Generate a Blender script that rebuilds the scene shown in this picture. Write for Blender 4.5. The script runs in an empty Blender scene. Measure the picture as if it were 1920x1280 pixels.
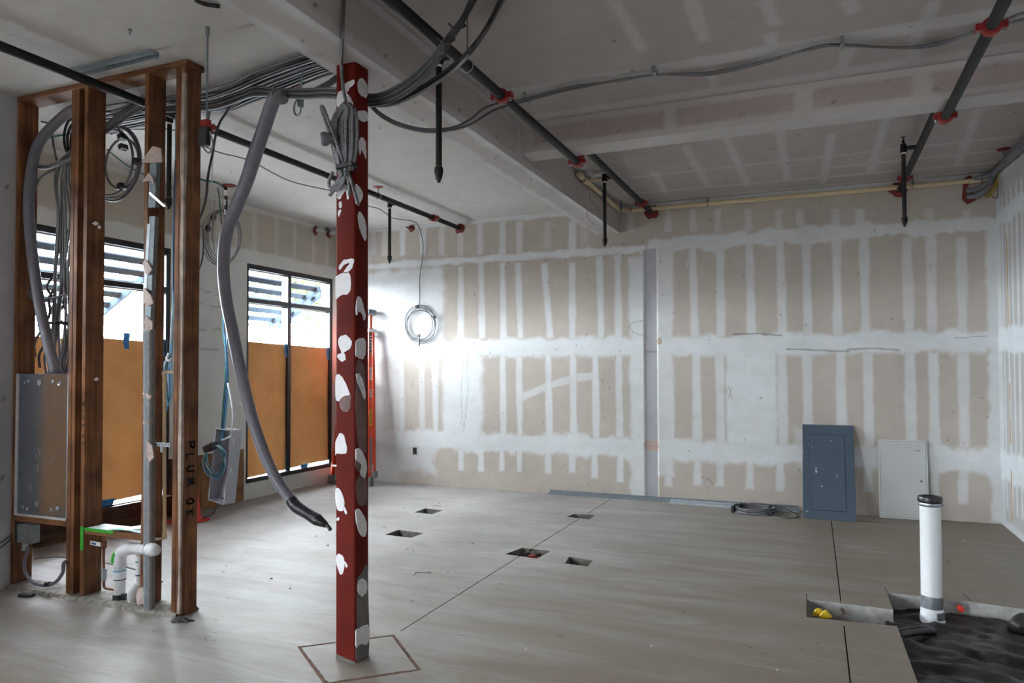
import bpy, math, random
import numpy as np
from mathutils import Vector, Matrix
from mathutils.geometry import delaunay_2d_cdt

random.seed(7)
rng = np.random.default_rng(11)
SC = bpy.context.scene
COL = SC.collection

# ------------------------------------------------------------------ camera
F, CX, CY, HCAM = 1358.3, 960.0, 658.9, 1.58
YAW, PITCH, ROLL = -0.3976, 0.0258, -0.002
cy_, sy_, cp_, sp_ = math.cos(YAW), math.sin(YAW), math.cos(PITCH), math.sin(PITCH)
FWD = Vector((sy_ * cp_, cy_ * cp_, sp_))
RGT = Vector((cy_, -sy_, 0.0))
UPV = RGT.cross(FWD)
R2 = math.cos(ROLL) * RGT + math.sin(ROLL) * UPV
U2 = -math.sin(ROLL) * RGT + math.cos(ROLL) * UPV
cam = bpy.data.cameras.new('camera')
cam.sensor_width = 36.0
cam.lens = F / 1920.0 * 36.0
cam.shift_y = (CY - 640.0) / 1920.0
cam.clip_start = 0.05
cam.clip_end = 300
camo = bpy.data.objects.new('camera', cam)
COL.objects.link(camo)
m = Matrix((R2, U2, -FWD)).transposed().to_4x4()
m.translation = Vector((0, 0, HCAM))
camo.matrix_world = m
SC.camera = camo

# ------------------------------------------------------------------ sky, exposure
SKY = 50.0
w = bpy.data.worlds.new('world')
SC.world = w
w.use_nodes = True
bgn = w.node_tree.nodes['Background']
bgn.inputs['Color'].default_value = (0.89, 0.95, 1.0, 1)
bgn.inputs['Strength'].default_value = SKY
vs = SC.view_settings
vs.view_transform = 'Standard'
vs.look = 'None'
vs.exposure = 1.5
vs.gamma = 1.0
vs.use_curve_mapping = False
SC.cycles.use_denoising = True
SC.cycles.max_bounces = 10
SC.cycles.diffuse_bounces = 7
SC.cycles.glossy_bounces = 4
SC.cycles.transparent_max_bounces = 16
SC.cycles.caustics_reflective = False
SC.cycles.caustics_refractive = False
SC.cycles.sample_clamp_indirect = 10.0


def portal(name, loc, rot, sx, sy):
    l = bpy.data.lights.new(name, 'AREA')
    l.shape = 'RECTANGLE'
    l.size, l.size_y = sx, sy
    l.cycles.is_portal = True
    o = bpy.data.objects.new(name, l)
    COL.objects.link(o)
    o.location = loc
    o.rotation_euler = rot
    return o


# room dimensions
XL, XR, YB, ZC = -6.44, 1.73, 8.80, 3.62
XN, YS = -5.46, 3.50          # near left wall, front of the stud wall
YF = -8.2                      # wall behind the camera
WIN = [(4.05, 5.79), (6.925, 8.64), (1.20, 2.94), (-1.70, 0.04), (-4.60, -2.86), (-7.50, -5.76)]
WZ0, WZ1 = 0.20, 2.905
# sky portals at the real openings (sampling aid, give no light of their own)
for (a, b) in WIN:
    portal('window_portal', (XL - 0.3, (a + b) / 2, 1.6), (0, -math.pi / 2, 0), 2.8, b - a + .1)


def ray(x, y):
    return R2 * ((x - CX) / F) - U2 * ((y - CY) / F) + FWD


def P(x, y, X=None, Y=None, Z=None):
    """a point seen at a pixel of the photograph, on the real plane it lies on"""
    d = ray(x, y)
    if X is not None:
        t = X / d.x
    elif Y is not None:
        t = Y / d.y
    else:
        t = (Z - HCAM) / d.z
    return Vector((0, 0, HCAM)) + d * t


# ------------------------------------------------------------------ materials
def new_mat(name):
    mt = bpy.data.materials.new(name)
    mt.use_nodes = True
    nt = mt.node_tree
    return mt, nt, nt.nodes['Principled BSDF'], nt.nodes, nt.links


def N(nodes, typ, **kw):
    n = nodes.new(typ)
    for k, v in kw.items():
        setattr(n, k, v)
    return n


def simple(name, col, rough=0.6, metal=0.0, var=0.12, scale=30.0, bump=0.0, spec=0.5, splat=None, bscale=None):
    """principled with a noise mottling; splat=(colour, threshold, scale) adds flecks"""
    mt, nt, b, nd, lk = new_mat(name)
    b.inputs['Roughness'].default_value = rough
    b.inputs['Metallic'].default_value = metal
    b.inputs['Specular IOR Level'].default_value = spec
    tc = N(nd, 'ShaderNodeTexCoord')
    nz = N(nd, 'ShaderNodeTexNoise')
    nz.inputs['Scale'].default_value = scale
    nz.inputs['Detail'].default_value = 5
    lk.new(tc.outputs['Object'], nz.inputs['Vector'])
    rp = N(nd, 'ShaderNodeValToRGB')
    rp.color_ramp.elements[0].position = 0.3
    rp.color_ramp.elements[1].position = 0.7
    rp.color_ramp.elements[0].color = (*[c * (1 - var) for c in col], 1)
    rp.color_ramp.elements[1].color = (*[min(1, c * (1 + var)) for c in col], 1)
    lk.new(nz.outputs['Fac'], rp.inputs['Fac'])
    out = rp.outputs['Color']
    if splat:
        n2 = N(nd, 'ShaderNodeTexNoise')
        n2.inputs['Scale'].default_value = splat[2]
        n2.inputs['Detail'].default_value = 6
        n2.inputs['Roughness'].default_value = 0.65
        lk.new(tc.outputs['Object'], n2.inputs['Vector'])
        r2 = N(nd, 'ShaderNodeValToRGB')
        r2.color_ramp.elements[0].position = splat[1]
        r2.color_ramp.elements[1].position = splat[1] + 0.03
        lk.new(n2.outputs['Fac'], r2.inputs['Fac'])
        mx = N(nd, 'ShaderNodeMix', data_type='RGBA')
        lk.new(r2.outputs['Color'], mx.inputs[0])
        lk.new(out, mx.inputs[6])
        mx.inputs[7].default_value = (*splat[0], 1)
        out = mx.outputs[2]
    lk.new(out, b.inputs['Base Color'])
    if bump:
        n3 = N(nd, 'ShaderNodeTexNoise')
        n3.inputs['Scale'].default_value = bscale or scale * 3
        n3.inputs['Detail'].default_value = 6
        lk.new(tc.outputs['Object'], n3.inputs['Vector'])
        bp = N(nd, 'ShaderNodeBump')
        bp.inputs['Strength'].default_value = bump
        bp.inputs['Distance'].default_value = 0.01
        lk.new(n3.outputs['Fac'], bp.inputs['Height'])
        lk.new(bp.outputs['Normal'], b.inputs['Normal'])
    return mt


def drywall_mat():
    mt, nt, b, nd, lk = new_mat('drywall')
    b.inputs['Roughness'].default_value = 0.75
    b.inputs['Specular IOR Level'].default_value = 0.25
    at = N(nd, 'ShaderNodeAttribute', attribute_name='Col')
    tc = N(nd, 'ShaderNodeTexCoord')
    nz = N(nd, 'ShaderNodeTexNoise')
    nz.inputs['Scale'].default_value = 5
    nz.inputs['Detail'].default_value = 8
    nz.inputs['Roughness'].default_value = 0.7
    lk.new(tc.outputs['Object'], nz.inputs['Vector'])
    rp = N(nd, 'ShaderNodeValToRGB')
    rp.color_ramp.elements[0].position = 0.3
    rp.color_ramp.elements[0].color = (0.92, 0.92, 0.92, 1)
    rp.color_ramp.elements[1].position = 0.7
    rp.color_ramp.elements[1].color = (1.05, 1.05, 1.05, 1)
    lk.new(nz.outputs['Fac'], rp.inputs['Fac'])
    mx = N(nd, 'ShaderNodeMix', data_type='RGBA', blend_type='MULTIPLY')
    mx.inputs[0].default_value = 1
    lk.new(at.outputs['Color'], mx.inputs[6])
    lk.new(rp.outputs['Color'], mx.inputs[7])
    lk.new(mx.outputs[2], b.inputs['Base Color'])
    bp = N(nd, 'ShaderNodeBump')
    bp.inputs['Strength'].default_value = 0.15
    bp.inputs['Distance'].default_value = 0.004
    n3 = N(nd, 'ShaderNodeTexNoise')
    n3.inputs['Scale'].default_value = 60
    lk.new(tc.outputs['Object'], n3.inputs['Vector'])
    lk.new(n3.outputs['Fac'], bp.inputs['Height'])
    lk.new(bp.outputs['Normal'], b.inputs['Normal'])
    return mt


def wood_mat(name, c0, c1, axis, blotch=None):
    mt, nt, b, nd, lk = new_mat(name)
    b.inputs['Roughness'].default_value = 0.65
    b.inputs['Specular IOR Level'].default_value = 0.3
    tc = N(nd, 'ShaderNodeTexCoord')
    mp = N(nd, 'ShaderNodeMapping')
    s = [38, 38, 38]
    s[axis] = 1.4
    mp.inputs['Scale'].default_value = s
    lk.new(tc.outputs['Object'], mp.inputs['Vector'])
    nz = N(nd, 'ShaderNodeTexNoise')
    nz.inputs['Scale'].default_value = 1.0
    nz.inputs['Detail'].default_value = 6
    nz.inputs['Roughness'].default_value = 0.6
    nz.inputs['Distortion'].default_value = 0.6
    lk.new(mp.outputs['Vector'], nz.inputs['Vector'])
    rp = N(nd, 'ShaderNodeValToRGB')
    rp.color_ramp.elements[0].position = 0.33
    rp.color_ramp.elements[0].color = (*c0, 1)
    rp.color_ramp.elements[1].position = 0.67
    rp.color_ramp.elements[1].color = (*c1, 1)
    lk.new(nz.outputs['Fac'], rp.inputs['Fac'])
    n2 = N(nd, 'ShaderNodeTexNoise')
    n2.inputs['Scale'].default_value = 5
    n2.inputs['Detail'].default_value = 4
    lk.new(tc.outputs['Object'], n2.inputs['Vector'])
    r2 = N(nd, 'ShaderNodeValToRGB')
    r2.color_ramp.elements[0].position = 0.35
    r2.color_ramp.elements[0].color = (0.40, 0.37, 0.36, 1)
    r2.color_ramp.elements[1].position = 0.62
    r2.color_ramp.elements[1].color = (1.1, 1.1, 1.1, 1)
    lk.new(n2.outputs['Fac'], r2.inputs['Fac'])
    mx = N(nd, 'ShaderNodeMix', data_type='RGBA', blend_type='MULTIPLY')
    mx.inputs[0].default_value = 0.9
    lk.new(rp.outputs['Color'], mx.inputs[6])
    lk.new(r2.outputs['Color'], mx.inputs[7])
    lk.new(mx.outputs[2], b.inputs['Base Color'])
    bp = N(nd, 'ShaderNodeBump')
    bp.inputs['Strength'].default_value = 0.2
    bp.inputs['Distance'].default_value = 0.002
    lk.new(nz.outputs['Fac'], bp.inputs['Height'])
    lk.new(bp.outputs['Normal'], b.inputs['Normal'])
    return mt


def cable_mat(name, ca, cb, pitch=0.011, metal=0.5, rough=0.42):
    """ribbed steel armour: the 'along' attribute is the length in metres"""
    mt, nt, b, nd, lk = new_mat(name)
    b.inputs['Roughness'].default_value = rough
    b.inputs['Metallic'].default_value = metal
    at = N(nd, 'ShaderNodeAttribute', attribute_name='along')
    mu = N(nd, 'ShaderNodeMath', operation='MULTIPLY')
    mu.inputs[1].default_value = 2 * math.pi / pitch
    lk.new(at.outputs['Fac'], mu.inputs[0])
    sn = N(nd, 'ShaderNodeMath', operation='SINE')
    lk.new(mu.outputs[0], sn.inputs[0])
    rp = N(nd, 'ShaderNodeMapRange')
    rp.inputs[1].default_value = -1
    rp.inputs[2].default_value = 1
    lk.new(sn.outputs[0], rp.inputs[0])
    mx = N(nd, 'ShaderNodeMix', data_type='RGBA')
    lk.new(rp.outputs[0], mx.inputs[0])
    mx.inputs[6].default_value = (*ca, 1)
    mx.inputs[7].default_value = (*cb, 1)
    lk.new(mx.outputs[2], b.inputs['Base Color'])
    bp = N(nd, 'ShaderNodeBump')
    bp.inputs['Strength'].default_value = 0.5
    bp.inputs['Distance'].default_value = 0.002
    lk.new(rp.outputs[0], bp.inputs['Height'])
    lk.new(bp.outputs['Normal'], b.inputs['Normal'])
    return mt


def concrete_mat():
    mt, nt, b, nd, lk = new_mat('concrete_slab')
    b.inputs['Specular IOR Level'].default_value = 0.35
    tc = N(nd, 'ShaderNodeTexCoord')
    # broad cloudy grey
    n1 = N(nd, 'ShaderNodeTexNoise')
    n1.inputs['Scale'].default_value = 1.1
    n1.inputs['Detail'].default_value = 9
    n1.inputs['Roughness'].default_value = 0.62
    lk.new(tc.outputs['Object'], n1.inputs['Vector'])
    r1 = N(nd, 'ShaderNodeValToRGB')
    r1.color_ramp.elements[0].position = 0.3
    r1.color_ramp.elements[0].color = (0.232, 0.217, 0.200, 1)
    r1.color_ramp.elements[1].position = 0.7
    r1.color_ramp.elements[1].color = (0.375, 0.362, 0.345, 1)
    lk.new(n1.outputs['Fac'], r1.inputs['Fac'])
    # brown swept dirt, stretched along a diagonal, more of it towards the pit
    mp = N(nd, 'ShaderNodeMapping')
    mp.inputs['Rotation'].default_value = (0, 0, 0.35)
    mp.inputs['Scale'].default_value = (0.55, 2.6, 1)
    lk.new(tc.outputs['Object'], mp.inputs['Vector'])
    n2 = N(nd, 'ShaderNodeTexNoise')
    n2.inputs['Scale'].default_value = 1.5
    n2.inputs['Detail'].default_value = 8
    n2.inputs['Roughness'].default_value = 0.68
    n2.inputs['Distortion'].default_value = 0.7
    lk.new(mp.outputs['Vector'], n2.inputs['Vector'])
    sx = N(nd, 'ShaderNodeSeparateXYZ')
    lk.new(tc.outputs['Object'], sx.inputs[0])
    mr = N(nd, 'ShaderNodeMapRange')
    mr.inputs[1].default_value = -3.2
    mr.inputs[2].default_value = 0.8
    mr.inputs[3].default_value = -0.12
    mr.inputs[4].default_value = 0.24
    lk.new(sx.outputs[0], mr.inputs[0])
    my = N(nd, 'ShaderNodeMapRange')  # more dirt towards the front, which also darkens the too bright foreground
    my.inputs[1].default_value = 6.2
    my.inputs[2].default_value = 2.6
    my.inputs[3].default_value = 0.0
    my.inputs[4].default_value = 0.16
    lk.new(sx.outputs[1], my.inputs[0])
    a0 = N(nd, 'ShaderNodeMath', operation='ADD')
    lk.new(mr.outputs[0], a0.inputs[0])
    lk.new(my.outputs[0], a0.inputs[1])
    ad = N(nd, 'ShaderNodeMath', operation='ADD')
    lk.new(n2.outputs['Fac'], ad.inputs[0])
    lk.new(a0.outputs[0], ad.inputs[1])
    r2 = N(nd, 'ShaderNodeValToRGB')
    r2.color_ramp.elements[0].position = 0.40
    r2.color_ramp.elements[1].position = 0.74
    lk.new(ad.outputs[0], r2.inputs['Fac'])
    mu = N(nd, 'ShaderNodeMath', operation='MULTIPLY')
    mu.inputs[1].default_value = 0.9
    lk.new(r2.outputs['Color'], mu.inputs[0])
    mx = N(nd, 'ShaderNodeMix', data_type='RGBA')
    lk.new(mu.outputs[0], mx.inputs[0])
    lk.new(r1.outputs['Color'], mx.inputs[6])
    mx.inputs[7].default_value = (0.205, 0.160, 0.122, 1)
    # small dark spots and chips
    n3 = N(nd, 'ShaderNodeTexNoise')
    n3.inputs['Scale'].default_value = 7
    n3.inputs['Detail'].default_value = 3
    n3.inputs['Distortion'].default_value = 1.0
    lk.new(tc.outputs['Object'], n3.inputs['Vector'])
    r3 = N(nd, 'ShaderNodeValToRGB')
    r3.color_ramp.elements[0].position = 0.715
    r3.color_ramp.elements[0].color = (1, 1, 1, 1)
    r3.color_ramp.elements[1].position = 0.76
    r3.color_ramp.elements[1].color = (0.55, 0.5, 0.45, 1)
    lk.new(n3.outputs['Fac'], r3.inputs['Fac'])
    m2 = N(nd, 'ShaderNodeMix', data_type='RGBA', blend_type='MULTIPLY')
    m2.inputs[0].default_value = 1
    lk.new(mx.outputs[2], m2.inputs[6])
    lk.new(r3.outputs['Color'], m2.inputs[7])
    # fine streaks of the trowel
    mp4 = N(nd, 'ShaderNodeMapping')
    mp4.inputs['Scale'].default_value = (6, 40, 1)
    mp4.inputs['Rotation'].default_value = (0, 0, 0.2)
    lk.new(tc.outputs['Object'], mp4.inputs['Vector'])
    n4 = N(nd, 'ShaderNodeTexNoise')
    n4.inputs['Scale'].default_value = 1
    n4.inputs['Detail'].default_value = 6
    lk.new(mp4.outputs['Vector'], n4.inputs['Vector'])
    r4 = N(nd, 'ShaderNodeValToRGB')
    r4.color_ramp.elements[0].position = 0.25
    r4.color_ramp.elements[0].color = (0.90, 0.895, 0.89, 1)
    r4.color_ramp.elements[1].position = 0.6
    r4.color_ramp.elements[1].color = (1.02, 1.02, 1.02, 1)
    lk.new(n4.outputs['Fac'], r4.inputs['Fac'])
    m3 = N(nd, 'ShaderNodeMix', data_type='RGBA', blend_type='MULTIPLY')
    m3.inputs[0].default_value = 1
    lk.new(m2.outputs[2], m3.inputs[6])
    lk.new(r4.outputs['Color'], m3.inputs[7])
    lk.new(m3.outputs[2], b.inputs['Base Color'])
    rr = N(nd, 'ShaderNodeMapRange')
    rr.inputs[3].default_value = 0.42
    rr.inputs[4].default_value = 0.62
    lk.new(n1.outputs['Fac'], rr.inputs[0])
    lk.new(rr.outputs[0], b.inputs['Roughness'])
    bp = N(nd, 'ShaderNodeBump')
    bp.inputs['Strength'].default_value = 0.12
    bp.inputs['Distance'].default_value = 0.004
    lk.new(n4.outputs['Fac'], bp.inputs['Height'])
    lk.new(bp.outputs['Normal'], b.inputs['Normal'])
    return mt


def paper_mat():
    mt, nt, b, nd, lk = new_mat('kraft_paper')
    tc = N(nd, 'ShaderNodeTexCoord')
    nz = N(nd, 'ShaderNodeTexNoise')
    nz.inputs['Scale'].default_value = 90
    nz.inputs['Detail'].default_value = 4
    lk.new(tc.outputs['Object'], nz.inputs['Vector'])
    n2 = N(nd, 'ShaderNodeTexNoise')
    n2.inputs['Scale'].default_value = 3
    lk.new(tc.outputs['Object'], n2.inputs['Vector'])
    ad = N(nd, 'ShaderNodeMath', operation='ADD')
    lk.new(nz.outputs['Fac'], ad.inputs[0])
    lk.new(n2.outputs['Fac'], ad.inputs[1])
    rp = N(nd, 'ShaderNodeValToRGB')
    rp.color_ramp.elements[0].position = 0.3
    rp.color_ramp.elements[0].color = (0.25, 0.105, 0.032, 1)
    rp.color_ramp.elements[1].position = 0.72
    rp.color_ramp.elements[1].color = (0.40, 0.185, 0.062, 1)
    hf = N(nd, 'ShaderNodeMath', operation='MULTIPLY')
    hf.inputs[1].default_value = 0.5
    lk.new(ad.outputs[0], hf.inputs[0])
    lk.new(hf.outputs[0], rp.inputs['Fac'])
    lk.new(rp.outputs['Color'], b.inputs['Base Color'])
    b.inputs['Roughness'].default_value = 0.8
    tl = N(nd, 'ShaderNodeBsdfTranslucent')
    lk.new(rp.outputs['Color'], tl.inputs['Color'])
    ms = N(nd, 'ShaderNodeMixShader')
    ms.inputs[0].default_value = 0.012
    lk.new(b.outputs[0], ms.inputs[1])
    lk.new(tl.outputs[0], ms.inputs[2])
    lk.new(ms.outputs[0], nd['Material Output'].inputs['Surface'])
    return mt


def glass_mat():
    mt, nt, b, nd, lk = new_mat('window_glass')
    tr = N(nd, 'ShaderNodeBsdfTransparent')
    tr.inputs['Color'].default_value = (0.93, 0.95, 0.96, 1)
    gl = N(nd, 'ShaderNodeBsdfGlossy')
    gl.inputs['Roughness'].default_value = 0.02
    ms = N(nd, 'ShaderNodeMixShader')
    ms.inputs[0].default_value = 0.06
    lk.new(tr.outputs[0], ms.inputs[1])
    lk.new(gl.outputs[0], ms.inputs[2])
    lk.new(ms.outputs[0], nd['Material Output'].inputs['Surface'])
    return mt


def leaf_mat():
    mt, nt, b, nd, lk = new_mat('leaves')
    oi = N(nd, 'ShaderNodeTexCoord')
    nz = N(nd, 'ShaderNodeTexNoise')
    nz.inputs['Scale'].default_value = 2.5
    lk.new(oi.outputs['Object'], nz.inputs['Vector'])
    rp = N(nd, 'ShaderNodeValToRGB')
    rp.color_ramp.elements[0].position = 0.4
    rp.color_ramp.elements[0].color = (0.02, 0.035, 0.015, 1)
    rp.color_ramp.elements[1].position = 0.6
    rp.color_ramp.elements[1].color = (0.07, 0.065, 0.025, 1)
    lk.new(nz.outputs['Fac'], rp.inputs['Fac'])
    lk.new(rp.outputs['Color'], b.inputs['Base Color'])
    b.inputs['Roughness'].default_value = 0.8
    b.inputs['Specular IOR Level'].default_value = 0.0
    return mt


M = {}
M['drywall'] = drywall_mat()
M['concrete'] = concrete_mat()
M['paper'] = paper_mat()
M['glass'] = glass_mat()
M['leaf'] = leaf_mat()
M['stud'] = wood_mat('fir_stud', (0.105, 0.038, 0.015), (0.255, 0.108, 0.043), 2)
M['stud_x'] = wood_mat('fir_plate', (0.110, 0.043, 0.018), (0.25, 0.112, 0.046), 0)
M['dark_wood'] = wood_mat('dark_framing', (0.03, 0.013, 0.008), (0.10, 0.04, 0.02), 1)
M['ply'] = wood_mat('plywood', (0.17, 0.08, 0.03), (0.30, 0.155, 0.06), 2)
M['red_steel'] = simple('red_oxide_steel', (0.110, 0.010, 0.006), 0.6, 0, 0.16, 7, 0.05, 0.10, splat=((0.17, 0.04, 0.03), 0.72, 9))
M['smear'] = simple('grey_smear', (0.13, 0.065, 0.06), 0.6, 0, 0.35, 14)
M['grey_primer'] = simple('grey_bare_patch', (0.13, 0.115, 0.10), 0.7, 0, 0.2, 20)
M['plaster'] = simple('white_fireproofing_daub', (0.66, 0.63, 0.63), 0.8, 0, 0.12, 60, 0.6, 0.3, splat=((0.36, 0.31, 0.30), 0.66, 70), bscale=90)
M['plaster_thin'] = simple('white_paint_daub', (0.74, 0.72, 0.74), 0.7, 0, 0.05, 30, 0.1)
M['black_pipe'] = simple('black_steel_pipe', (0.0075, 0.0075, 0.008), 0.5, 0.0, 0.25, 25, 0.05, 0.3, splat=((0.42, 0.42, 0.43), 0.745, 16))
M['black_pipe_clean'] = simple('black_pipe_clean', (0.008, 0.008, 0.0085), 0.5, 0.0, 0.25, 30, 0, 0.3)
M['red_fitting'] = simple('red_fitting', (0.27, 0.012, 0.010), 0.4, 0, 0.2, 40)
M['firestop'] = simple('red_firestop', (0.16, 0.018, 0.014), 0.75, 0, 0.25, 40, 0.5)
M['galv'] = simple('galvanized_steel', (0.36, 0.39, 0.42), 0.4, 0.85, 0.15, 35)
M['galv_dull'] = simple('galvanized_dull', (0.20, 0.23, 0.25), 0.5, 0.6, 0.15, 25)
M['tub'] = simple('galvanized_tub', (0.40, 0.47, 0.55), 0.2, 0.95, 0.08, 12, 0.02, splat=((0.55, 0.6, 0.65), 0.77, 12))
M['tub_edge'] = simple('tub_edge', (0.55, 0.53, 0.55), 0.5, 0.2, 0.08, 30)
M['mc'] = cable_mat('steel_armour', (0.09, 0.09, 0.095), (0.24, 0.24, 0.255), 0.009)
M['mc_dark'] = cable_mat('dark_steel_armour', (0.022, 0.022, 0.023), (0.07, 0.07, 0.074), 0.009)
M['flex'] = simple('grey_flexible_conduit', (0.155, 0.15, 0.18), 0.5, 0, 0.12, 18, 0.15)
M['flex_dark'] = simple('grey_sleeve', (0.13, 0.13, 0.15), 0.5, 0, 0.12, 18, 0.15)
M['black_plastic'] = simple('black_plastic', (0.012, 0.012, 0.013), 0.4, 0, 0.2, 30)
M['black_tape'] = simple('black_tape', (0.014, 0.013, 0.017), 0.35, 0, 0.3, 25, 0.5, bscale=30)
M['pvc'] = simple('white_pvc', (0.62, 0.63, 0.64), 0.4, 0, 0.05, 15, splat=((0.25, 0.2, 0.15), 0.73, 30))
M['pvc_clean'] = simple('white_pvc_fitting', (0.66, 0.67, 0.70), 0.35, 0, 0.04, 15)
M['cpvc'] = simple('cream_cpvc', (0.58, 0.46, 0.28), 0.45, 0, 0.06, 20)
M['copper'] = simple('dull_copper', (0.17, 0.065, 0.035), 0.5, 0.6, 0.3, 40)
M['brass'] = simple('brass', (0.42, 0.26, 0.09), 0.4, 0.8, 0.2, 40)
M['bronze'] = simple('dark_bronze_frame', (0.012, 0.013, 0.016), 0.4, 0.1, 0.1, 30)
M['blue_tape'] = simple('blue_tape', (0.02, 0.16, 0.42), 0.6, 0, 0.1, 30)
M['orange'] = simple('orange_fiberglass', (0.62, 0.055, 0.012), 0.4, 0, 0.1, 12)
M['cone'] = simple('orange_cone', (0.65, 0.03, 0.012), 0.5, 0, 0.08, 12)
M['lad_grey'] = simple('grey_ladder_plastic', (0.15, 0.16, 0.17), 0.5, 0, 0.15, 25)
M['alu'] = simple('aluminium', (0.55, 0.57, 0.58), 0.35, 0.8, 0.08, 25)
M['white_print'] = simple('white_print', (0.75, 0.75, 0.75), 0.6, 0, 0.03, 25)
M['black_print'] = simple('black_print', (0.02, 0.02, 0.02), 0.7, 0, 0.1, 25)
M['yellow_print'] = simple('yellow_print', (0.55, 0.42, 0.04), 0.6, 0, 0.08, 25)
M['yellow'] = simple('yellow_plastic', (0.62, 0.42, 0.01), 0.5, 0, 0.1, 25)
M['yellow_cable'] = simple('yellow_cable', (0.30, 0.20, 0.03), 0.5, 0, 0.1, 25)
M['blue_wire'] = simple('blue_wire', (0.02, 0.09, 0.24), 0.45, 0, 0.1, 25)
M['lt_blue_wire'] = simple('light_blue_wire', (0.14, 0.34, 0.50), 0.45, 0, 0.1, 25)
M['green_wire'] = simple('green_wire', (0.01, 0.11, 0.085), 0.45, 0, 0.1, 25)
M['white_wire'] = simple('white_wire', (0.55, 0.58, 0.60), 0.45, 0, 0.05, 25)
M['grey_wire'] = simple('grey_wire', (0.16, 0.165, 0.17), 0.5, 0, 0.1, 25)
M['thin_dark'] = simple('dark_wire', (0.05, 0.05, 0.052), 0.5, 0, 0.1, 25)
M['grey_enamel'] = simple('blue_grey_enamel', (0.060, 0.086, 0.115), 0.42, 0, 0.08, 4, splat=((0.35, 0.36, 0.38), 0.80, 22))
M['grey_enamel_line'] = simple('dark_seam', (0.02, 0.027, 0.036), 0.6, 0, 0.05, 10)
M['white_enamel'] = simple('off_white_enamel', (0.50, 0.51, 0.50), 0.45, 0, 0.03, 4)
M['grey_line'] = simple('grey_seam', (0.30, 0.305, 0.305), 0.6, 0, 0.05, 10)
M['box_grey'] = simple('grey_box_enamel', (0.40, 0.41, 0.46), 0.45, 0, 0.05, 10)
M['gypsum_scrap'] = simple('gypsum_scrap', (0.50, 0.40, 0.37), 0.85, 0, 0.18, 40, 0.5)
M['sheet'] = simple('paper_sheet', (0.60, 0.64, 0.66), 0.7, 0, 0.05, 20)
M['green_paint'] = simple('green_paint', (0.02, 0.30, 0.015), 0.6, 0, 0.15, 30)
M['green_tape'] = simple('green_tape', (0.02, 0.26, 0.12), 0.5, 0, 0.15, 30)
M['dirt'] = simple('brown_dirt', (0.13, 0.07, 0.045), 0.95, 0, 0.4, 30, 0.6)
M['pit_wall'] = simple('cut_concrete', (0.33, 0.32, 0.30), 0.85, 0, 0.25, 14, 0.4, splat=((0.15, 0.09, 0.06), 0.64, 6))
M['pit_dark'] = simple('dirty_cut_concrete', (0.16, 0.145, 0.125), 0.9, 0, 0.3, 20, 0.4)
M['soil'] = simple('dark_soil', (0.035, 0.028, 0.022), 0.9, 0, 0.5, 9, 0.6)
M['poly'] = simple('black_poly_sheet', (0.020, 0.017, 0.014), 0.42, 0, 0.6, 5, 0.4, 0.4, splat=((0.065, 0.053, 0.042), 0.62, 4))
M['mortar'] = simple('mortar_ridge', (0.25, 0.23, 0.205), 0.9, 0, 0.4, 22, 0.5)
M['tape_grey'] = simple('duct_tape', (0.16, 0.17, 0.19), 0.35, 0.3, 0.2, 25, 0.4)
M['sun_shade'] = simple('grey_sunshade_metal', (0.022, 0.03, 0.042), 0.8, 0.0, 0.05, 10, spec=0.0)
M['ground'] = simple('pale_pavement', (0.12, 0.12, 0.12), 0.9, 0, 0.08, 1)
M['house_wall'] = simple('house_wall', (0.07, 0.075, 0.08), 0.8, 0, 0.04, 3)
M['house_roof'] = simple('house_roof', (0.02, 0.022, 0.026), 0.8, 0, 0.08, 5)
M['bark'] = simple('bark', (0.16, 0.13, 0.11), 0.9, 0, 0.3, 9, 0.5)
M['ext_wall'] = simple('outer_wall', (0.5, 0.49, 0.47), 0.9, 0, 0.05, 5)


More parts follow.
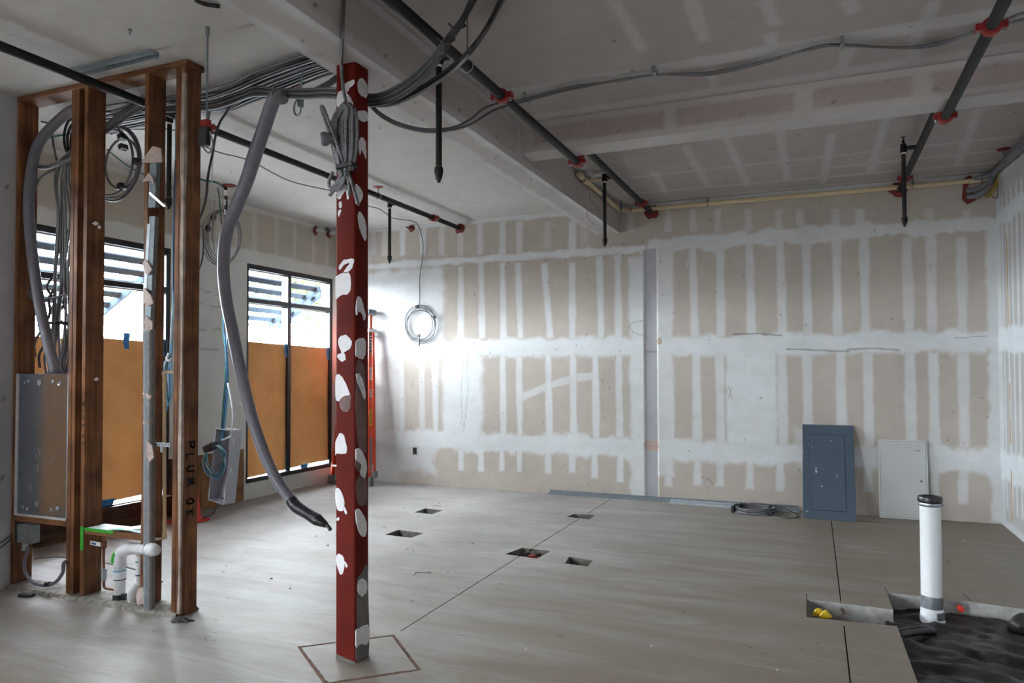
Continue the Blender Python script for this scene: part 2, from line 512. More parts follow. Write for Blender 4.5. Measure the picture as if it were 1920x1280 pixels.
# ------------------------------------------------------------------ mesh helpers
class MB:
    def __init__(s):
        s.v, s.f, s.mi, s.al = [], [], [], []

    def add(s, vs, fs, mi=0, al=None):
        o = len(s.v)
        s.v += [tuple(v) for v in vs]
        s.al += al if al is not None else [0.0] * len(vs)
        for f in fs:
            s.f.append(tuple(i + o for i in f))
            s.mi.append(mi)
        return s

    def box(s, x0, x1, y0, y1, z0, z1, mi=0):
        vs = [(x, y, z) for z in (z0, z1) for y in (y0, y1) for x in (x0, x1)]
        return s.add(vs, [(0, 2, 3, 1), (4, 5, 7, 6), (0, 1, 5, 4), (2, 6, 7, 3), (0, 4, 6, 2), (1, 3, 7, 5)], mi)

    def obox(s, c, ax, ay, az, mi=0):
        """box round c with half axes ax, ay, az"""
        c, ax, ay, az = Vector(c), Vector(ax), Vector(ay), Vector(az)
        vs = [c + i * ax + j * ay + k * az for k in (-1, 1) for j in (-1, 1) for i in (-1, 1)]
        return s.add(vs, [(0, 2, 3, 1), (4, 5, 7, 6), (0, 1, 5, 4), (2, 6, 7, 3), (0, 4, 6, 2), (1, 3, 7, 5)], mi)

    def bar(s, p, q, w, h, up=(0, 0, 1), mi=0):
        p, q, up = Vector(p), Vector(q), Vector(up)
        d = q - p
        t = d.normalized()
        a = t.cross(up)
        if a.length < 1e-4:
            a = t.cross(Vector((1, 0, 0)))
        a.normalize()
        b = a.cross(t)
        return s.obox((p + q) / 2, d / 2, a * w / 2, b * h / 2, mi)

    def cyl(s, p, q, r, n=16, r2=None, cap=True, mi=0):
        p, q = Vector(p), Vector(q)
        r2 = r if r2 is None else r2
        t = (q - p).normalized()
        a = t.orthogonal().normalized()
        b = t.cross(a)
        vs = []
        for (c, rr) in ((p, r), (q, r2)):
            for i in range(n):
                g = 2 * math.pi * i / n
                vs.append(c + a * (rr * math.cos(g)) + b * (rr * math.sin(g)))
        fs = [(i, (i + 1) % n, n + (i + 1) % n, n + i) for i in range(n)]
        if cap:
            fs += [tuple(range(n - 1, -1, -1)), tuple(range(n, 2 * n))]
        return s.add(vs, fs, mi)

    def lathe(s, c, axis, prof, n=20, mi=0):
        """prof = [(radius, height along axis)]"""
        c, t = Vector(c), Vector(axis).normalized()
        a = t.orthogonal().normalized()
        b = t.cross(a)
        vs = []
        for (r, h) in prof:
            for i in range(n):
                g = 2 * math.pi * i / n
                vs.append(c + t * h + a * (r * math.cos(g)) + b * (r * math.sin(g)))
        fs = []
        for k in range(len(prof) - 1):
            for i in range(n):
                fs.append((k * n + i, k * n + (i + 1) % n, (k + 1) * n + (i + 1) % n, (k + 1) * n + i))
        fs.append(tuple(range(n - 1, -1, -1)))
        fs.append(tuple((len(prof) - 1) * n + i for i in range(n)))
        return s.add(vs, fs, mi)

    def tube(s, pts, r, n=8, smooth=6, closed=False, mi=0, cap=True):
        pts = [Vector(p) for p in pts]
        if smooth:
            pts = catmull(pts, smooth, closed)
        k = len(pts)
        rs = r if isinstance(r, (list, tuple)) else None
        t0 = (pts[1] - pts[0]).normalized()
        a = t0.orthogonal().normalized()
        vs, al, L = [], [], 0.0
        for i, p in enumerate(pts):
            if i:
                L += (p - pts[i - 1]).length
            if closed:
                t = (pts[(i + 1) % k] - pts[i - 1])
            else:
                t = pts[min(i + 1, k - 1)] - pts[max(i - 1, 0)]
            if t.length < 1e-9:
                t = t0
            t = t.normalized()
            a = a - t * a.dot(t)
            if a.length < 1e-6:
                a = t.orthogonal()
            a.normalize()
            b = t.cross(a)
            rr = r if rs is None else np.interp(i / (k - 1), np.linspace(0, 1, len(rs)), rs)
            for j in range(n):
                g = 2 * math.pi * j / n
                vs.append(p + a * (rr * math.cos(g)) + b * (rr * math.sin(g)))
                al.append(L)
            t0 = t
        fs = []
        for i in range(k if closed else k - 1):
            i2 = (i + 1) % k
            for j in range(n):
                fs.append((i * n + j, i * n + (j + 1) % n, i2 * n + (j + 1) % n, i2 * n + j))
        if cap and not closed:
            fs += [tuple(range(n - 1, -1, -1)), tuple((k - 1) * n + j for j in range(n))]
        return s.add(vs, fs, mi, al)

    def ring(s, c, axis, R, r, n=24, m=8, a0=0.0, a1=2 * math.pi, mi=0):
        c, t = Vector(c), Vector(axis).normalized()
        a = t.orthogonal().normalized()
        b = t.cross(a)
        closed = abs(a1 - a0 - 2 * math.pi) < 1e-6
        k = n if closed else n + 1
        pts = [c + a * (R * math.cos(a0 + (a1 - a0) * i / n)) + b * (R * math.sin(a0 + (a1 - a0) * i / n)) for i in range(k)]
        return s.tube(pts, r, m, 0, closed, mi)

    def prism(s, poly, off, mi=0):
        """polygon (3d points) extruded by off"""
        off = Vector(off)
        poly = [Vector(p) for p in poly]
        n = len(poly)
        vs = poly + [p + off for p in poly]
        fs = [tuple(range(n - 1, -1, -1)), tuple(range(n, 2 * n))]
        fs += [(i, (i + 1) % n, n + (i + 1) % n, n + i) for i in range(n)]
        return s.add(vs, fs, mi)

    def build(s, name, mat, parent=None, smooth=False, bevel=0.0, color=None, mats=None):
        me = bpy.data.meshes.new(name)
        off = Vector((0, 0, 0))
        if parent is not None:
            q = parent
            while q is not None:
                off += q.location
                q = q.parent
        vs = np.array(s.v, dtype=np.float64) - np.array(off)[None, :]
        me.from_pydata(vs.tolist(), [], s.f)
        for mm in (mats or [mat]):
            me.materials.append(mm)
        if any(s.mi):
            me.polygons.foreach_set('material_index', s.mi)
        if any(s.al):
            at = me.attributes.new('along', 'FLOAT', 'POINT')
            at.data.foreach_set('value', s.al)
        if color is not None:
            at = me.attributes.new('Col', 'FLOAT_COLOR', 'POINT')
            at.data.foreach_set('color', np.asarray(color, dtype=np.float32).ravel())
        if smooth:
            me.polygons.foreach_set('use_smooth', [True] * len(me.polygons))
            if smooth == 'auto':
                me.set_sharp_from_angle(angle=math.radians(40))
        me.update()
        o = bpy.data.objects.new(name, me)
        COL.objects.link(o)
        if parent is not None:
            o.parent = parent
        if bevel:
            bm = o.modifiers.new('bevel', 'BEVEL')
            bm.width = bevel
            bm.segments = 1
            bm.limit_method = 'ANGLE'
        return o


def catmull(pts, sub, closed=False):
    out = []
    n = len(pts)
    if n < 3:
        return [pts[0].lerp(pts[-1], i / sub) for i in range(sub + 1)]
    rngi = range(n) if closed else range(n - 1)
    for i in rngi:
        if closed:
            p0, p1, p2, p3 = pts[i - 1], pts[i], pts[(i + 1) % n], pts[(i + 2) % n]
        else:
            p1, p2 = pts[i], pts[i + 1]
            p0 = pts[i - 1] if i else p1 * 2 - p2
            p3 = pts[i + 2] if i + 2 < n else p2 * 2 - p1
        for k in range(sub):
            t = k / sub
            out.append(0.5 * ((2 * p1) + (p2 - p0) * t + (2 * p0 - 5 * p1 + 4 * p2 - p3) * t * t + (3 * p1 - p0 - 3 * p2 + p3) * t ** 3))
    if not closed:
        out.append(pts[-1].copy())
    return out


def tag(o, label, cat, group=None):
    o['label'] = label
    o['category'] = cat
    o['kind'] = 'thing'
    if group:
        o['group'] = group
    return o


def thing(name, label, cat, loc=(0, 0, 0), group=None):
    o = bpy.data.objects.new(name, None)
    COL.objects.link(o)
    o.location = Vector(loc)
    o.empty_display_size = 0.1
    return tag(o, label, cat, group)


def struct(o):
    o['kind'] = 'structure'
    return o


def stuff(o, label, cat):
    o['label'], o['category'], o['kind'] = label, cat, 'stuff'
    return o


# ------------------------------------------------------------------ painted plaster: numpy colour fields
LAT = rng.random((64, 64))


def vnoise(x, y):
    xi, yi = np.floor(x).astype(int), np.floor(y).astype(int)
    fx, fy = x - xi, y - yi
    fx, fy = fx * fx * (3 - 2 * fx), fy * fy * (3 - 2 * fy)
    g = lambda a, b: LAT[a % 64, b % 64]
    return (g(xi, yi) * (1 - fx) + g(xi + 1, yi) * fx) * (1 - fy) + (g(xi, yi + 1) * (1 - fx) + g(xi + 1, yi + 1) * fx) * fy


def fbm(x, y, o=4):
    s, a, t = 0, 0.5, 0
    for i in range(o):
        s = s + a * vnoise(x * 2 ** i + 7.3 * i, y * 2 ** i + 3.1 * i)
        t += a
        a *= 0.5
    return s / t


def sstep(a, b, x):
    t = np.clip((x - a) / (b - a), 0, 1)
    return t * t * (3 - 2 * t)


class Paint:
    """colour of a plastered board over (u, v) in metres"""
    def __init__(s, U, V, base, mud, seed=0.0):
        s.U, s.V = U, V
        s.wob = (fbm(U * 6 + seed, V * 6 + 9.1) - 0.5)
        s.wob2 = (fbm(U * 25 + seed, V * 25 + 3.3, 3) - 0.5)
        s.k = np.zeros_like(U)
        s.dark = np.zeros_like(U)
        s.base, s.mud = np.array(base), np.array(mud)
        s.seed = seed

    def rect(s, u0, u1, v0, v1, a=1.0, soft=0.03, wob=0.05):
        d = np.minimum(np.minimum(s.U - u0, u1 - s.U), np.minimum(s.V - v0, v1 - s.V))
        d = d + s.wob * wob * 2 + s.wob2 * wob * 0.6
        s.k = np.maximum(s.k, a * sstep(-soft, soft, d))

    def seg(s, u0, v0, u1, v1, wd, a=0.85, soft=0.016, wob=0.022):
        du, dv = u1 - u0, v1 - v0
        L2 = du * du + dv * dv
        t = ((s.U - u0) * du + (s.V - v0) * dv) / L2
        L = math.sqrt(L2)
        dd = np.abs((s.U - u0) * dv - (s.V - v0) * du) / L
        e = np.minimum(t, 1 - t) * L
        d = np.minimum(wd / 2 * (1 + 0.09 * np.sin(t * 5 + u0 * 40)) - dd, e) + s.wob * wob + s.wob2 * wob * 0.4
        s.k = np.maximum(s.k, a * sstep(-soft, soft, d))

    def line(s, pts, wd=0.006, a=0.5):
        for (p, q) in zip(pts, pts[1:]):
            du, dv = q[0] - p[0], q[1] - p[1]
            L2 = du * du + dv * dv + 1e-9
            t = np.clip(((s.U - p[0]) * du + (s.V - p[1]) * dv) / L2, 0, 1)
            dd = np.hypot(s.U - p[0] - t * du, s.V - p[1] - t * dv)
            s.dark = np.maximum(s.dark, a * (1 - sstep(wd * 0.4, wd * 1.3, dd)))

    def dot(s, u, v, r=0.008, a=0.85):
        dd = np.hypot(s.U - u, s.V - v)
        s.dark = np.maximum(s.dark, a * (1 - sstep(r * 0.5, r * 1.4, dd)))

    def color(s):
        k = s.k[..., None]
        k = k * (0.9 + 0.2 * fbm(s.U * 3 + 5, s.V * 9 + s.seed, 3)[..., None])
        k = np.clip(k, 0, 1)
        base = s.base * (0.94 + 0.12 * fbm(s.U * 1.3 + 2, s.V * 1.3 + s.seed, 4)[..., None])
        mud = s.mud * (0.96 + 0.08 * fbm(s.U * 4 + 1, s.V * 14 + s.seed, 3)[..., None])
        c = base * (1 - k) + mud * k
        c = c * (1 - s.dark[..., None]) + np.array((0.05, 0.045, 0.04)) * s.dark[..., None]
        return np.concatenate([c, np.ones_like(c[..., :1])], -1)


def grid_mesh(name, us, vs_, to3, colfn, parent=None, flip=False):
    """plaster surface sampled on us x vs_, with its colour in an attribute"""
    U, V = np.meshgrid(us, vs_, indexing='ij')
    nu, nv = U.shape
    p = to3(U, V).reshape(-1, 3)
    c = colfn(U, V).reshape(-1, 4).astype(np.float32)
    i = np.arange(nu * nv).reshape(nu, nv)
    q = np.stack([i[:-1, :-1], i[1:, :-1], i[1:, 1:], i[:-1, 1:]], -1).reshape(-1, 4)
    if flip:
        q = q[:, ::-1]
    off = np.array(parent.location) if parent is not None else np.zeros(3)
    me = bpy.data.meshes.new(name)
    me.vertices.add(len(p))
    me.vertices.foreach_set('co', (p - off).astype(np.float32).ravel())
    me.loops.add(q.size)
    me.loops.foreach_set('vertex_index', q.ravel().astype(np.int32))
    me.polygons.add(len(q))
    me.polygons.foreach_set('loop_start', np.arange(0, q.size, 4, dtype=np.int32))
    me.update(calc_edges=True)
    at = me.attributes.new('Col', 'FLOAT_COLOR', 'POINT')
    at.data.foreach_set('color', c.ravel())
    me.materials.append(M['drywall'])
    o = bpy.data.objects.new(name, me)
    COL.objects.link(o)
    if parent is not None:
        o.parent = parent
    return o


def lin(a, b, step):
    return np.linspace(a, b, max(2, int(round((b - a) / step)) + 1))


def flat_color(rgb):
    return lambda U, V: np.concatenate([np.broadcast_to(np.array(rgb), U.shape + (3,)), np.ones(U.shape + (1,))], -1)


GYP = (0.445, 0.39, 0.342)        # bare paper face of the board
GYPP = (0.40, 0.355, 0.33)       # pinkish board of the right half
MUD = (0.62, 0.632, 0.64)       # joint compound
WHITE = (0.60, 0.595, 0.56)      # sealed / primed plaster
GREYB = (0.40, 0.40, 0.43)

# ================================================================== FLOOR
def gp(x, y):
    p = P(x, y, Z=0)
    return (p.x, p.y)


pits = [
    [(777.5, 960), (797.5, 952.8), (830.8, 956.3), (810, 963.7)],
    [(721.6, 1002), (747, 993), (794.7, 999), (770.6, 1008)],
    [(946.6, 1038.4), (980, 1026.6), (1033, 1032.8), (1006.6, 1046.9)],
    [(1063, 968.7), (1075.8, 963), (1115.5, 965.5), (1105, 973.3)],
    [(1058.8, 1056), (1067.5, 1043), (1112, 1050), (1101.9, 1061.6)],
]
pits = [[gp(*p) for p in q] for q in pits]
TR = [(-0.078, 5.035), (0.44, 5.072), (0.452, 4.25), (0.47, 2.4), (1.58, 2.4), (1.58, 5.66), (1.22, 5.75),
      (0.95, 5.79), (0.44, 5.80), (0.448, 5.41), (-0.082, 5.43)]
grooves = []


def groove(p, q, wd):
    p, q = Vector((*p, 0)), Vector((*q, 0))
    t = (q - p).normalized()
    a = Vector((-t.y, t.x, 0)) * wd / 2
    grooves.append([(p - a).to_tuple()[:2], (q - a).to_tuple()[:2], (q + a).to_tuple()[:2], (p + a).to_tuple()[:2]])


JX = -2.345
def ycut(pit, lo):
    ys = [p[1] for p in pit]
    return min(ys) if lo else max(ys)


groove((JX, 3.83), (JX, ycut(pits[2], True) + 0.03), 0.007)
groove((JX, ycut(pits[2], False) - 0.06), (JX, ycut(pits[3], True) - 0.02), 0.007)
groove((JX, ycut(pits[3], False) + 0.02), (JX, 8.72), 0.007)
groove((0.135, 5.46), (0.123, 8.7), 0.007)
groove((0.145, 1.5), (0.138, 4.95), 0.007)
groove((-0.0815, 5.45), (-0.0835, 5.55), 0.005)
groove((0.447, 5.82), (0.435, 5.93), 0.005)
groove((0.955, 5.81), (0.935, 6.0), 0.005)
DIA = [(-2.762, 3.388), (-2.352, 3.765), (-1.94, 3.376), (-2.30, 3.03)]
DIA_IN = [(-2.735, 3.388), (-2.350, 3.740), (-1.967, 3.376), (-2.30, 3.058)]


def floor_mesh():
    outer = [(XL - 0.15, YF), (XR + 0.15, YF), (XR + 0.15, YB + 0.15), (XL - 0.15, YB + 0.15)]
    holes = pits + [TR] + grooves + [DIA]
    polys = [outer] + holes
    v2, e2, k = [], [], 0
    for pl in polys:
        n_ = len(pl)
        v2 += [Vector((x, y)) for (x, y) in pl]
        e2 += [(k + i, k + (i + 1) % n_) for i in range(n_)]
        k += n_
    ov, oe, of, _, _, _ = delaunay_2d_cdt(v2, e2, [], 0, 1e-6)

    def inside(p, pl):
        c = False
        for i in range(len(pl)):
            (x0, y0), (x1, y1) = pl[i - 1], pl[i]
            if (y0 > p.y) != (y1 > p.y) and p.x < (x1 - x0) * (p.y - y0) / (y1 - y0) + x0:
                c = not c
        return c
    mb = MB()
    fs = []
    for t in of:
        cen = sum((ov[i] for i in t), Vector((0, 0))) / len(t)
        if any(inside(cen, h) for h in holes):
            continue
        fs.append(tuple(t))
    mb.add([(v.x, v.y, 0) for v in ov], fs)
    # inner block inside the diamond cut
    mb.add([(x, y, 0) for (x, y) in DIA_IN], [(3, 2, 1, 0)])
    o = mb.build('floor', M['concrete'])
    return struct(o)


floor = floor_mesh()
for pl in pits:
    mb = MB()
    n = len(pl)
    dep = 0.11
    cx = sum(p[0] for p in pl) / n
    cyy = sum(p[1] for p in pl) / n
    top = [(x, y, 0) for (x, y) in pl]
    bot = [(cx + (x - cx) * 0.94, cyy + (y - cyy) * 0.94, -dep) for (x, y) in pl]
    mb.add(top + bot, [(i, (i + 1) % n, n + (i + 1) % n, n + i) for i in range(n)], 0)
    mb.add(bot, [tuple(range(n))], 1)
    mb.build('floor_pit', None, floor, mats=[M['pit_dark'], M['soil']])
mb = MB()
n = len(TR)
mb.add([(x, y, 0) for (x, y) in TR] + [(x, y, -0.16) for (x, y) in TR],
       [(i, (i + 1) % n, n + (i + 1) % n, n + i) for i in range(n)])
mb.build('cut_slab_edge', M['pit_wall'], floor)
for g in grooves:
    mb = MB()
    mb.add([(x, y, 0) for (x, y) in g] + [(x, y, -0.012) for (x, y) in g],
           [(0, 1, 5, 4), (1, 2, 6, 5), (2, 3, 7, 6), (3, 0, 4, 7), (4, 5, 6, 7)])
    mb.build('saw_joint', M['soil'], floor)
mb = MB()
for i in range(4):
    a, b = DIA[i], DIA[(i + 1) % 4]
    c, d = DIA_IN[(i + 1) % 4], DIA_IN[i]
    k = 14
    up, dn = [], []
    for j in range(k + 1):
        t = j / k
        up.append((a[0] + (b[0] - a[0]) * t, a[1] + (b[1] - a[1]) * t, 0.0005))
        w_ = 0.003 * rng.standard_normal()
        dn.append((d[0] + (c[0] - d[0]) * t + w_, d[1] + (c[1] - d[1]) * t + w_, 0.001 + 0.003 * rng.random()))
    mb.add(up + dn, [(j, j + 1, k + 2 + j, k + 1 + j) for j in range(k)])
mb.box(-2.9, -1.85, 2.95, 3.85, -0.05, -0.006)
mb.build('dirt_filled_joint', M['dirt'], floor)
MB().box(XL - .15, XR + .15, YF, YB + .15, -0.4, -0.25).build('subsoil', M['soil'], floor)


def height_sheet(name, mat, x0, x1, y0, y1, z, amp, step, parent=None, freq=3.0, edge=0.0):
    xs, ys = lin(x0, x1, step), lin(y0, y1, step)
    U, V = np.meshgrid(xs, ys, indexing='ij')
    H = (1 - np.abs(2 * fbm(U * freq, V * freq * 2.2 + U) - 1)) ** 2 * amp + fbm(U * 9, V * 9) * amp * 0.3 - amp * 0.8
    mb = MB()
    nu, nv = U.shape
    vs_ = np.stack([U, V, z + H], -1).reshape(-1, 3).tolist()
    fs = [(i * nv + j, (i + 1) * nv + j, (i + 1) * nv + j + 1, i * nv + j + 1) for i in range(nu - 1) for j in range(nv - 1)]
    mb.add(vs_, fs)
    return mb.build(name, mat, parent, smooth=True)


height_sheet('pit_soil', M['soil'], -0.2, 0.7, 4.9, 5.95, -0.135, 0.05, 0.03, floor)
height_sheet('plastic_membrane', M['poly'], 0.40, 1.70, 2.3, 5.95, -0.10, 0.07, 0.025, floor, 2.2)

# ================================================================== CEILING AND BEAMS
CEIL_LINES_Y = [4.87]            # taped joints across
def ceil_color(U, V):
    p = Paint(U, V, GYPP, MUD, 3.0)
    p.mud = np.array((0.52, 0.50, 0.485))
    # primed, whiter half beyond the first beam
    left = U < -2.4
    p.rect(-7, -2.45, -4, 9.5, 0.9, 0.02, 0.0)
    p.seg(-2.235, 4.87, 2.0, 4.87, 0.15, 0.85)
    p.seg(-2.235, 5.42, 2.0, 5.42, 0.13, 0.9)
    p.seg(-2.16, -3, -2.16, 9, 0.12, 0.8)
    p.seg(-2.235, 8.74, 2.0, 8.74, 0.16, 0.85)

    def cl(x0, y0, x1, y1, wd, a=0.7):
        q0, q1 = P(x0, y0, Z=ZC), P(x1, y1, Z=ZC)
        p.seg(q0.x, q0.y, q1.x, q1.y, wd, a)
    for (x0, y0, x1, y1) in [(1294, 0, 1322, 78), (1432, 0, 1455, 48), (1443, 62, 1452, 100), (1590, 0, 1603, 22), (1752, 0, 1735, 50),
                             (1335, 126, 1340, 166), (1590, 92, 1572, 142), (1722, 58, 1710, 120), (1150, 0, 1205, 95),
                             (1362, 258, 1402, 350), (1462, 246, 1476, 338), (1560, 250, 1543, 345),
                             (1662, 222, 1632, 322), (1835, 205, 1795, 310), (1283, 272, 1330, 352), (1225, 322, 1250, 362)]:
        cl(x0, y0, x1, y1, 0.075)
    for (x0, y0, x1, y1) in [(1180, 333, 1920, 254), (1560, 314, 1920, 277), (1160, 365, 1920, 300)]:
        cl(x0, y0, x1, y1, 0.06, 0.75)
    for (x0, y0, x1, y1) in [(700, 318, 890, 292), (700, 375, 980, 352), (640, 366, 780, 350), (700, 395, 1000, 378), (480, 358, 620, 348)]:
        q0, q1 = P(x0, y0, Z=ZC), P(x1, y1, Z=ZC)
        p.seg(q0.x, q0.y, q1.x, q1.y, 0.05, 1.0)
    p.line([(-4.6, 3.34), (-2.9, 3.30)], 0.007, 0.45)
    for _ in range(150):
        p.dot(rng.uniform(-6, 1.7), rng.uniform(1.5, 8.7), rng.uniform(0.007, 0.012), 0.8)
    c = p.color()
    c[..., :3][left] *= np.array((1.06, 1.08, 1.06))
    return c


ceiling = grid_mesh('ceiling', lin(XL, XR, 0.022), lin(YF, YB, 0.025),
                    lambda U, V: np.stack([U, V, np.full_like(U, ZC)], -1), ceil_color, flip=True)
struct(ceiling)
MB().box(XL - 0.3, XR + 0.3, YF - 0.3, YB + 0.3, ZC + 0.02, ZC + 0.25).build('roof_light_block', M['ext_wall'], ceiling)  # unseen slab above the ceiling, added to block sky light

B1L, B1R, B1Z = -2.535, -2.235, 3.285
B2F, B2B, B2Z = 5.525, 5.775, 3.375


def beam_color(u0, u1, v0, v1, base, seed, screws=True, patches=()):
    def fn(U, V):
        p = Paint(U, V, base, MUD, seed)
        p.mud = np.array((0.52, 0.485, 0.465))
        p.rect(u0 - 1, u1 + 1, v0 - 0.1, v0 + 0.055, 0.9, 0.012, 0.02)
        p.rect(u0 - 1, u1 + 1, v1 - 0.05, v1 + 0.1, 0.9, 0.012, 0.02)
        for (a, b) in patches:
            p.rect(a, b, v0 - 1, v1 + 1, 0.85, 0.015, 0.02)
        if screws:
            for u in np.arange(u0 + 0.2, u1, 0.31):
                p.dot(u, v0 + 0.075, 0.008)
                p.dot(u + 0.04, v1 - 0.07, 0.008)
        return p.color()
    return fn


beam = bpy.data.objects.new('beam', None)
COL.objects.link(beam)
struct(beam)
ys = lin(YF, YB, 0.025)
grid_mesh('beam_face', ys, lin(B1Z, ZC, 0.02), lambda U, V: np.stack([np.full_like(U, B1R), U, V], -1),
          beam_color(YF, B2F, B1Z, ZC, (0.43, 0.375, 0.345), 1.0, True, [(B2F - 0.09, B2F + .02), (2.7, 2.8)]), beam, False)
grid_mesh('beam_face', ys, lin(B1Z, ZC, 0.02), lambda U, V: np.stack([np.full_like(U, B1L), U, V], -1),
          flat_color(WHITE), beam, True)
grid_mesh('beam_face', lin(B1L, B1R, 0.02), ys, lambda U, V: np.stack([U, V, np.full_like(U, B1Z)], -1),
          lambda U, V: (lambda p: (p.rect(B1L, B1L + .06, -4, 9, .8), p.rect(B1R - .05, B1R, -4, 9, .9), [p.dot(B1L + rng.uniform(.05, .25), rng.uniform(2, 8), .01) for _ in range(26)], p.color())[-1])(Paint(U, V, (0.47, 0.44, 0.42), MUD, 5.0)), beam, True)
beam2 = bpy.data.objects.new('beam', None)
COL.objects.link(beam2)
struct(beam2)
xs = lin(B1R, XR, 0.025)
grid_mesh('beam_face', xs, lin(B2Z, ZC, 0.02), lambda U, V: np.stack([U, np.full_like(U, B2F), V], -1),
          beam_color(B1R, XR, B2Z, ZC, (0.40, 0.335, 0.315), 2.0, True, [(B1R - .1, B1R + .1), (-1.05, -0.96), (-0.80, -0.885), (-0.12, 0.0), (0.62, 0.74)]), beam2, False)
grid_mesh('beam_face', xs, lin(B2F, B2B, 0.02), lambda U, V: np.stack([U, V, np.full_like(U, B2Z)], -1),
          flat_color((0.50, 0.475, 0.45)), beam2, True)
grid_mesh('beam_face', xs, lin(B2Z, ZC, 0.03), lambda U, V: np.stack([U, np.full_like(U, B2B), V], -1),
          flat_color((0.46, 0.43, 0.41)), beam2, True)


# ================================================================== BACK WALL
def bw(x, y):
    p = P(x, y, Y=YB)
    return p.x, p.z


GAP0, GAP1, GAPZ = -1.932, -1.786, 3.07


def back_color(U, V):
    p = Paint(U, V, GYP, MUD, 0.0)
    # board of the right half is duller
    # horizontal joints
    p.rect(-7, GAP0 + .02, 3.03, 3.115, 0.95, 0.015, 0.03)
    p.rect(GAP1 - .1, 2, 3.02, 3.18, 0.85, 0.02, 0.06)
    p.rect(-7, 2, 1.755, 1.99, 0.95, 0.04, 0.06)
    p.rect(-7, 2, 0.50, 0.755, 0.95, 0.04, 0.07)
    p.rect(-7, 2, 3.56, 3.7, 0.9, 0.015, 0.02)
    # wide vertical mud areas
    a, b = bw(672, 560)[0], bw(832, 560)[0]
    p.rect(a, b, 1.8, 3.0, 0.93, 0.06, 0.06)
    p.rect(bw(832, 740)[0], bw(905, 740)[0], 0.55, 1.95, 0.95, 0.05, 0.05)
    p.rect(bw(660, 740)[0], bw(748, 740)[0], 0.0, 1.9, 0.6, 0.06, 0.05)
    p.rect(bw(690, 850)[0], bw(815, 850)[0], 0.17, 0.7, 0.75, 0.06, 0.10)
    p.rect(bw(1180, 560)[0], GAP0 + 0.01, 0.0, 2.97, 0.9, 0.03, 0.03)
    p.rect(bw(1202, 740)[0], GAP0 + 0.01, 0.0, 3.1, 0.98, 0.02, 0.02)
    p.rect(GAP1 - 0.01, bw(1262, 560)[0], 0.3, 3.05, 0.78, 0.025, 0.03)
    p.rect(bw(1362, 740)[0], bw(1456, 740)[0], 0.6, 1.85, 0.95, 0.03, 0.03)
    p.rect(bw(1850, 560)[0], 1.8, 0.0, 3.1, 0.85, 0.025, 0.04)
    p.rect(bw(1490, 860)[0], bw(1560, 860)[0], 0.45, 0.9, 0.6, 0.05, 0.06)
    p.rect(-6.5, -5.9, 0, 3.6, 0.45, 0.05, 0.05)

    def col(px, y0, y1, wd=0.082, a=0.85, lean=0):
        u0, v0 = bw(px, y0)
        u1, v1 = bw(px + lean, y1)
        p.seg(u0, v0, u1, v1, wd, a)
    # above the top joint
    for (px, a) in [(700, .4), (721, .6), (755, .9), (793, .95), (828, .55), (863, .55), (900, .7), (942, .8), (974, .7), (1026, .35), (1073, .95), (1095, .3)]:
        col(px, 415, 478, 0.085, a)
    for (px, a) in [(1182, .6), (1252, .55), (1299, .5), (1345, .55), (1403, .5), (1460, .5), (1500, .65), (1566, .5), (1612, .65), (1742, .4), (1812, .5)]:
        col(px, 392, 434, 0.08, a, 1)
    # upper sheet
    for (px, a, ln, y0) in [(864, .8, 0, 500), (902, .8, 2, 490), (942, .85, 2, 492), (971, .85, 5, 492), (1020, .9, 12, 494), (1073, .9, 0, 492), (1124, .85, 3, 480), (1158, .8, 2, 478)]:
        col(px, y0, 634, 0.085, a, ln)
    for (px, a, ln) in [(1298, .75, 5), (1350, .75, 2), (1405, .75, 4), (1462, .7, 6), (1511, .7, 4), (1568, .7, 3), (1620, .7, 3), (1700, .65, 5), (1745, .65, 3), (1803, .65, 2)]:
        col(px, 445, 632, 0.092, a, ln)
    # middle sheet
    for (px, a) in [(752, .7), (790, .6), (815, .8), (942, .85), (973, .85), (1028, .9), (1074, .9), (1116, .9), (1160, .85)]:
        col(px, 660, 820, 0.085, a, 2)
    for (px, a) in [(1253, .4), (1305, .85), (1349, .8), (1466, .75), (1513, .8), (1576, .75), (1627, .75), (1706, .75), (1750, .75), (1806, .7)]:
        col(px, 660, 838, 0.10, a, 3)
    # lower sheet
    for (px, y1) in [(864, 882), (902, 884), (941, 883), (974, 884), (1028, 887), (1073, 886), (1115, 896), (1163, 903)]:
        col(px, 830, y1, 0.078, 0.9)
    for (px, y1) in [(1253, 912), (1308, 909), (1350, 911), (1406, 917), (1463, 921), (1627, 922), (1752, 940), (1806, 944)]:
        col(px, 850, y1, 0.085, 0.75)
    # diagonal smear, knife marks
    u = [bw(*q) for q in [(978, 745), (1030, 722), (1080, 708), (1118, 704)]]
    for q0, q1 in zip(u, u[1:]):
        p.seg(*q0, *q1, 0.09, 0.7)
    p.seg(*bw(1288, 500), *bw(1296, 470), 0.03, 0.5)
    # pencil marks
    L = lambda pts, wd=0.006, a=0.5: p.line([bw(*q) for q in pts], wd, a)
    L([(868, 680), (864, 740), (868, 800)], 0.006, 0.35)
    L([(876, 670), (877, 735), (870, 808)], 0.006, 0.35)
    L([(1180, 612), (1188, 604), (1206, 600)], 0.006, 0.45)
    L([(1180, 612), (1188, 624), (1205, 629)], 0.006, 0.45)
    L([(1375, 627), (1420, 625), (1466, 629)], 0.009, 0.65)
    L([(1475, 654), (1530, 656), (1592, 659)], 0.009, 0.6)
    L([(1588, 655), (1640, 653), (1686, 656)], 0.009, 0.55)
    L([(1790, 634), (1852, 629)], 0.007, 0.4)
    L([(1366, 724), (1372, 748)], 0.006, 0.4)
    L([(1372, 726), (1366, 746)], 0.006, 0.4)
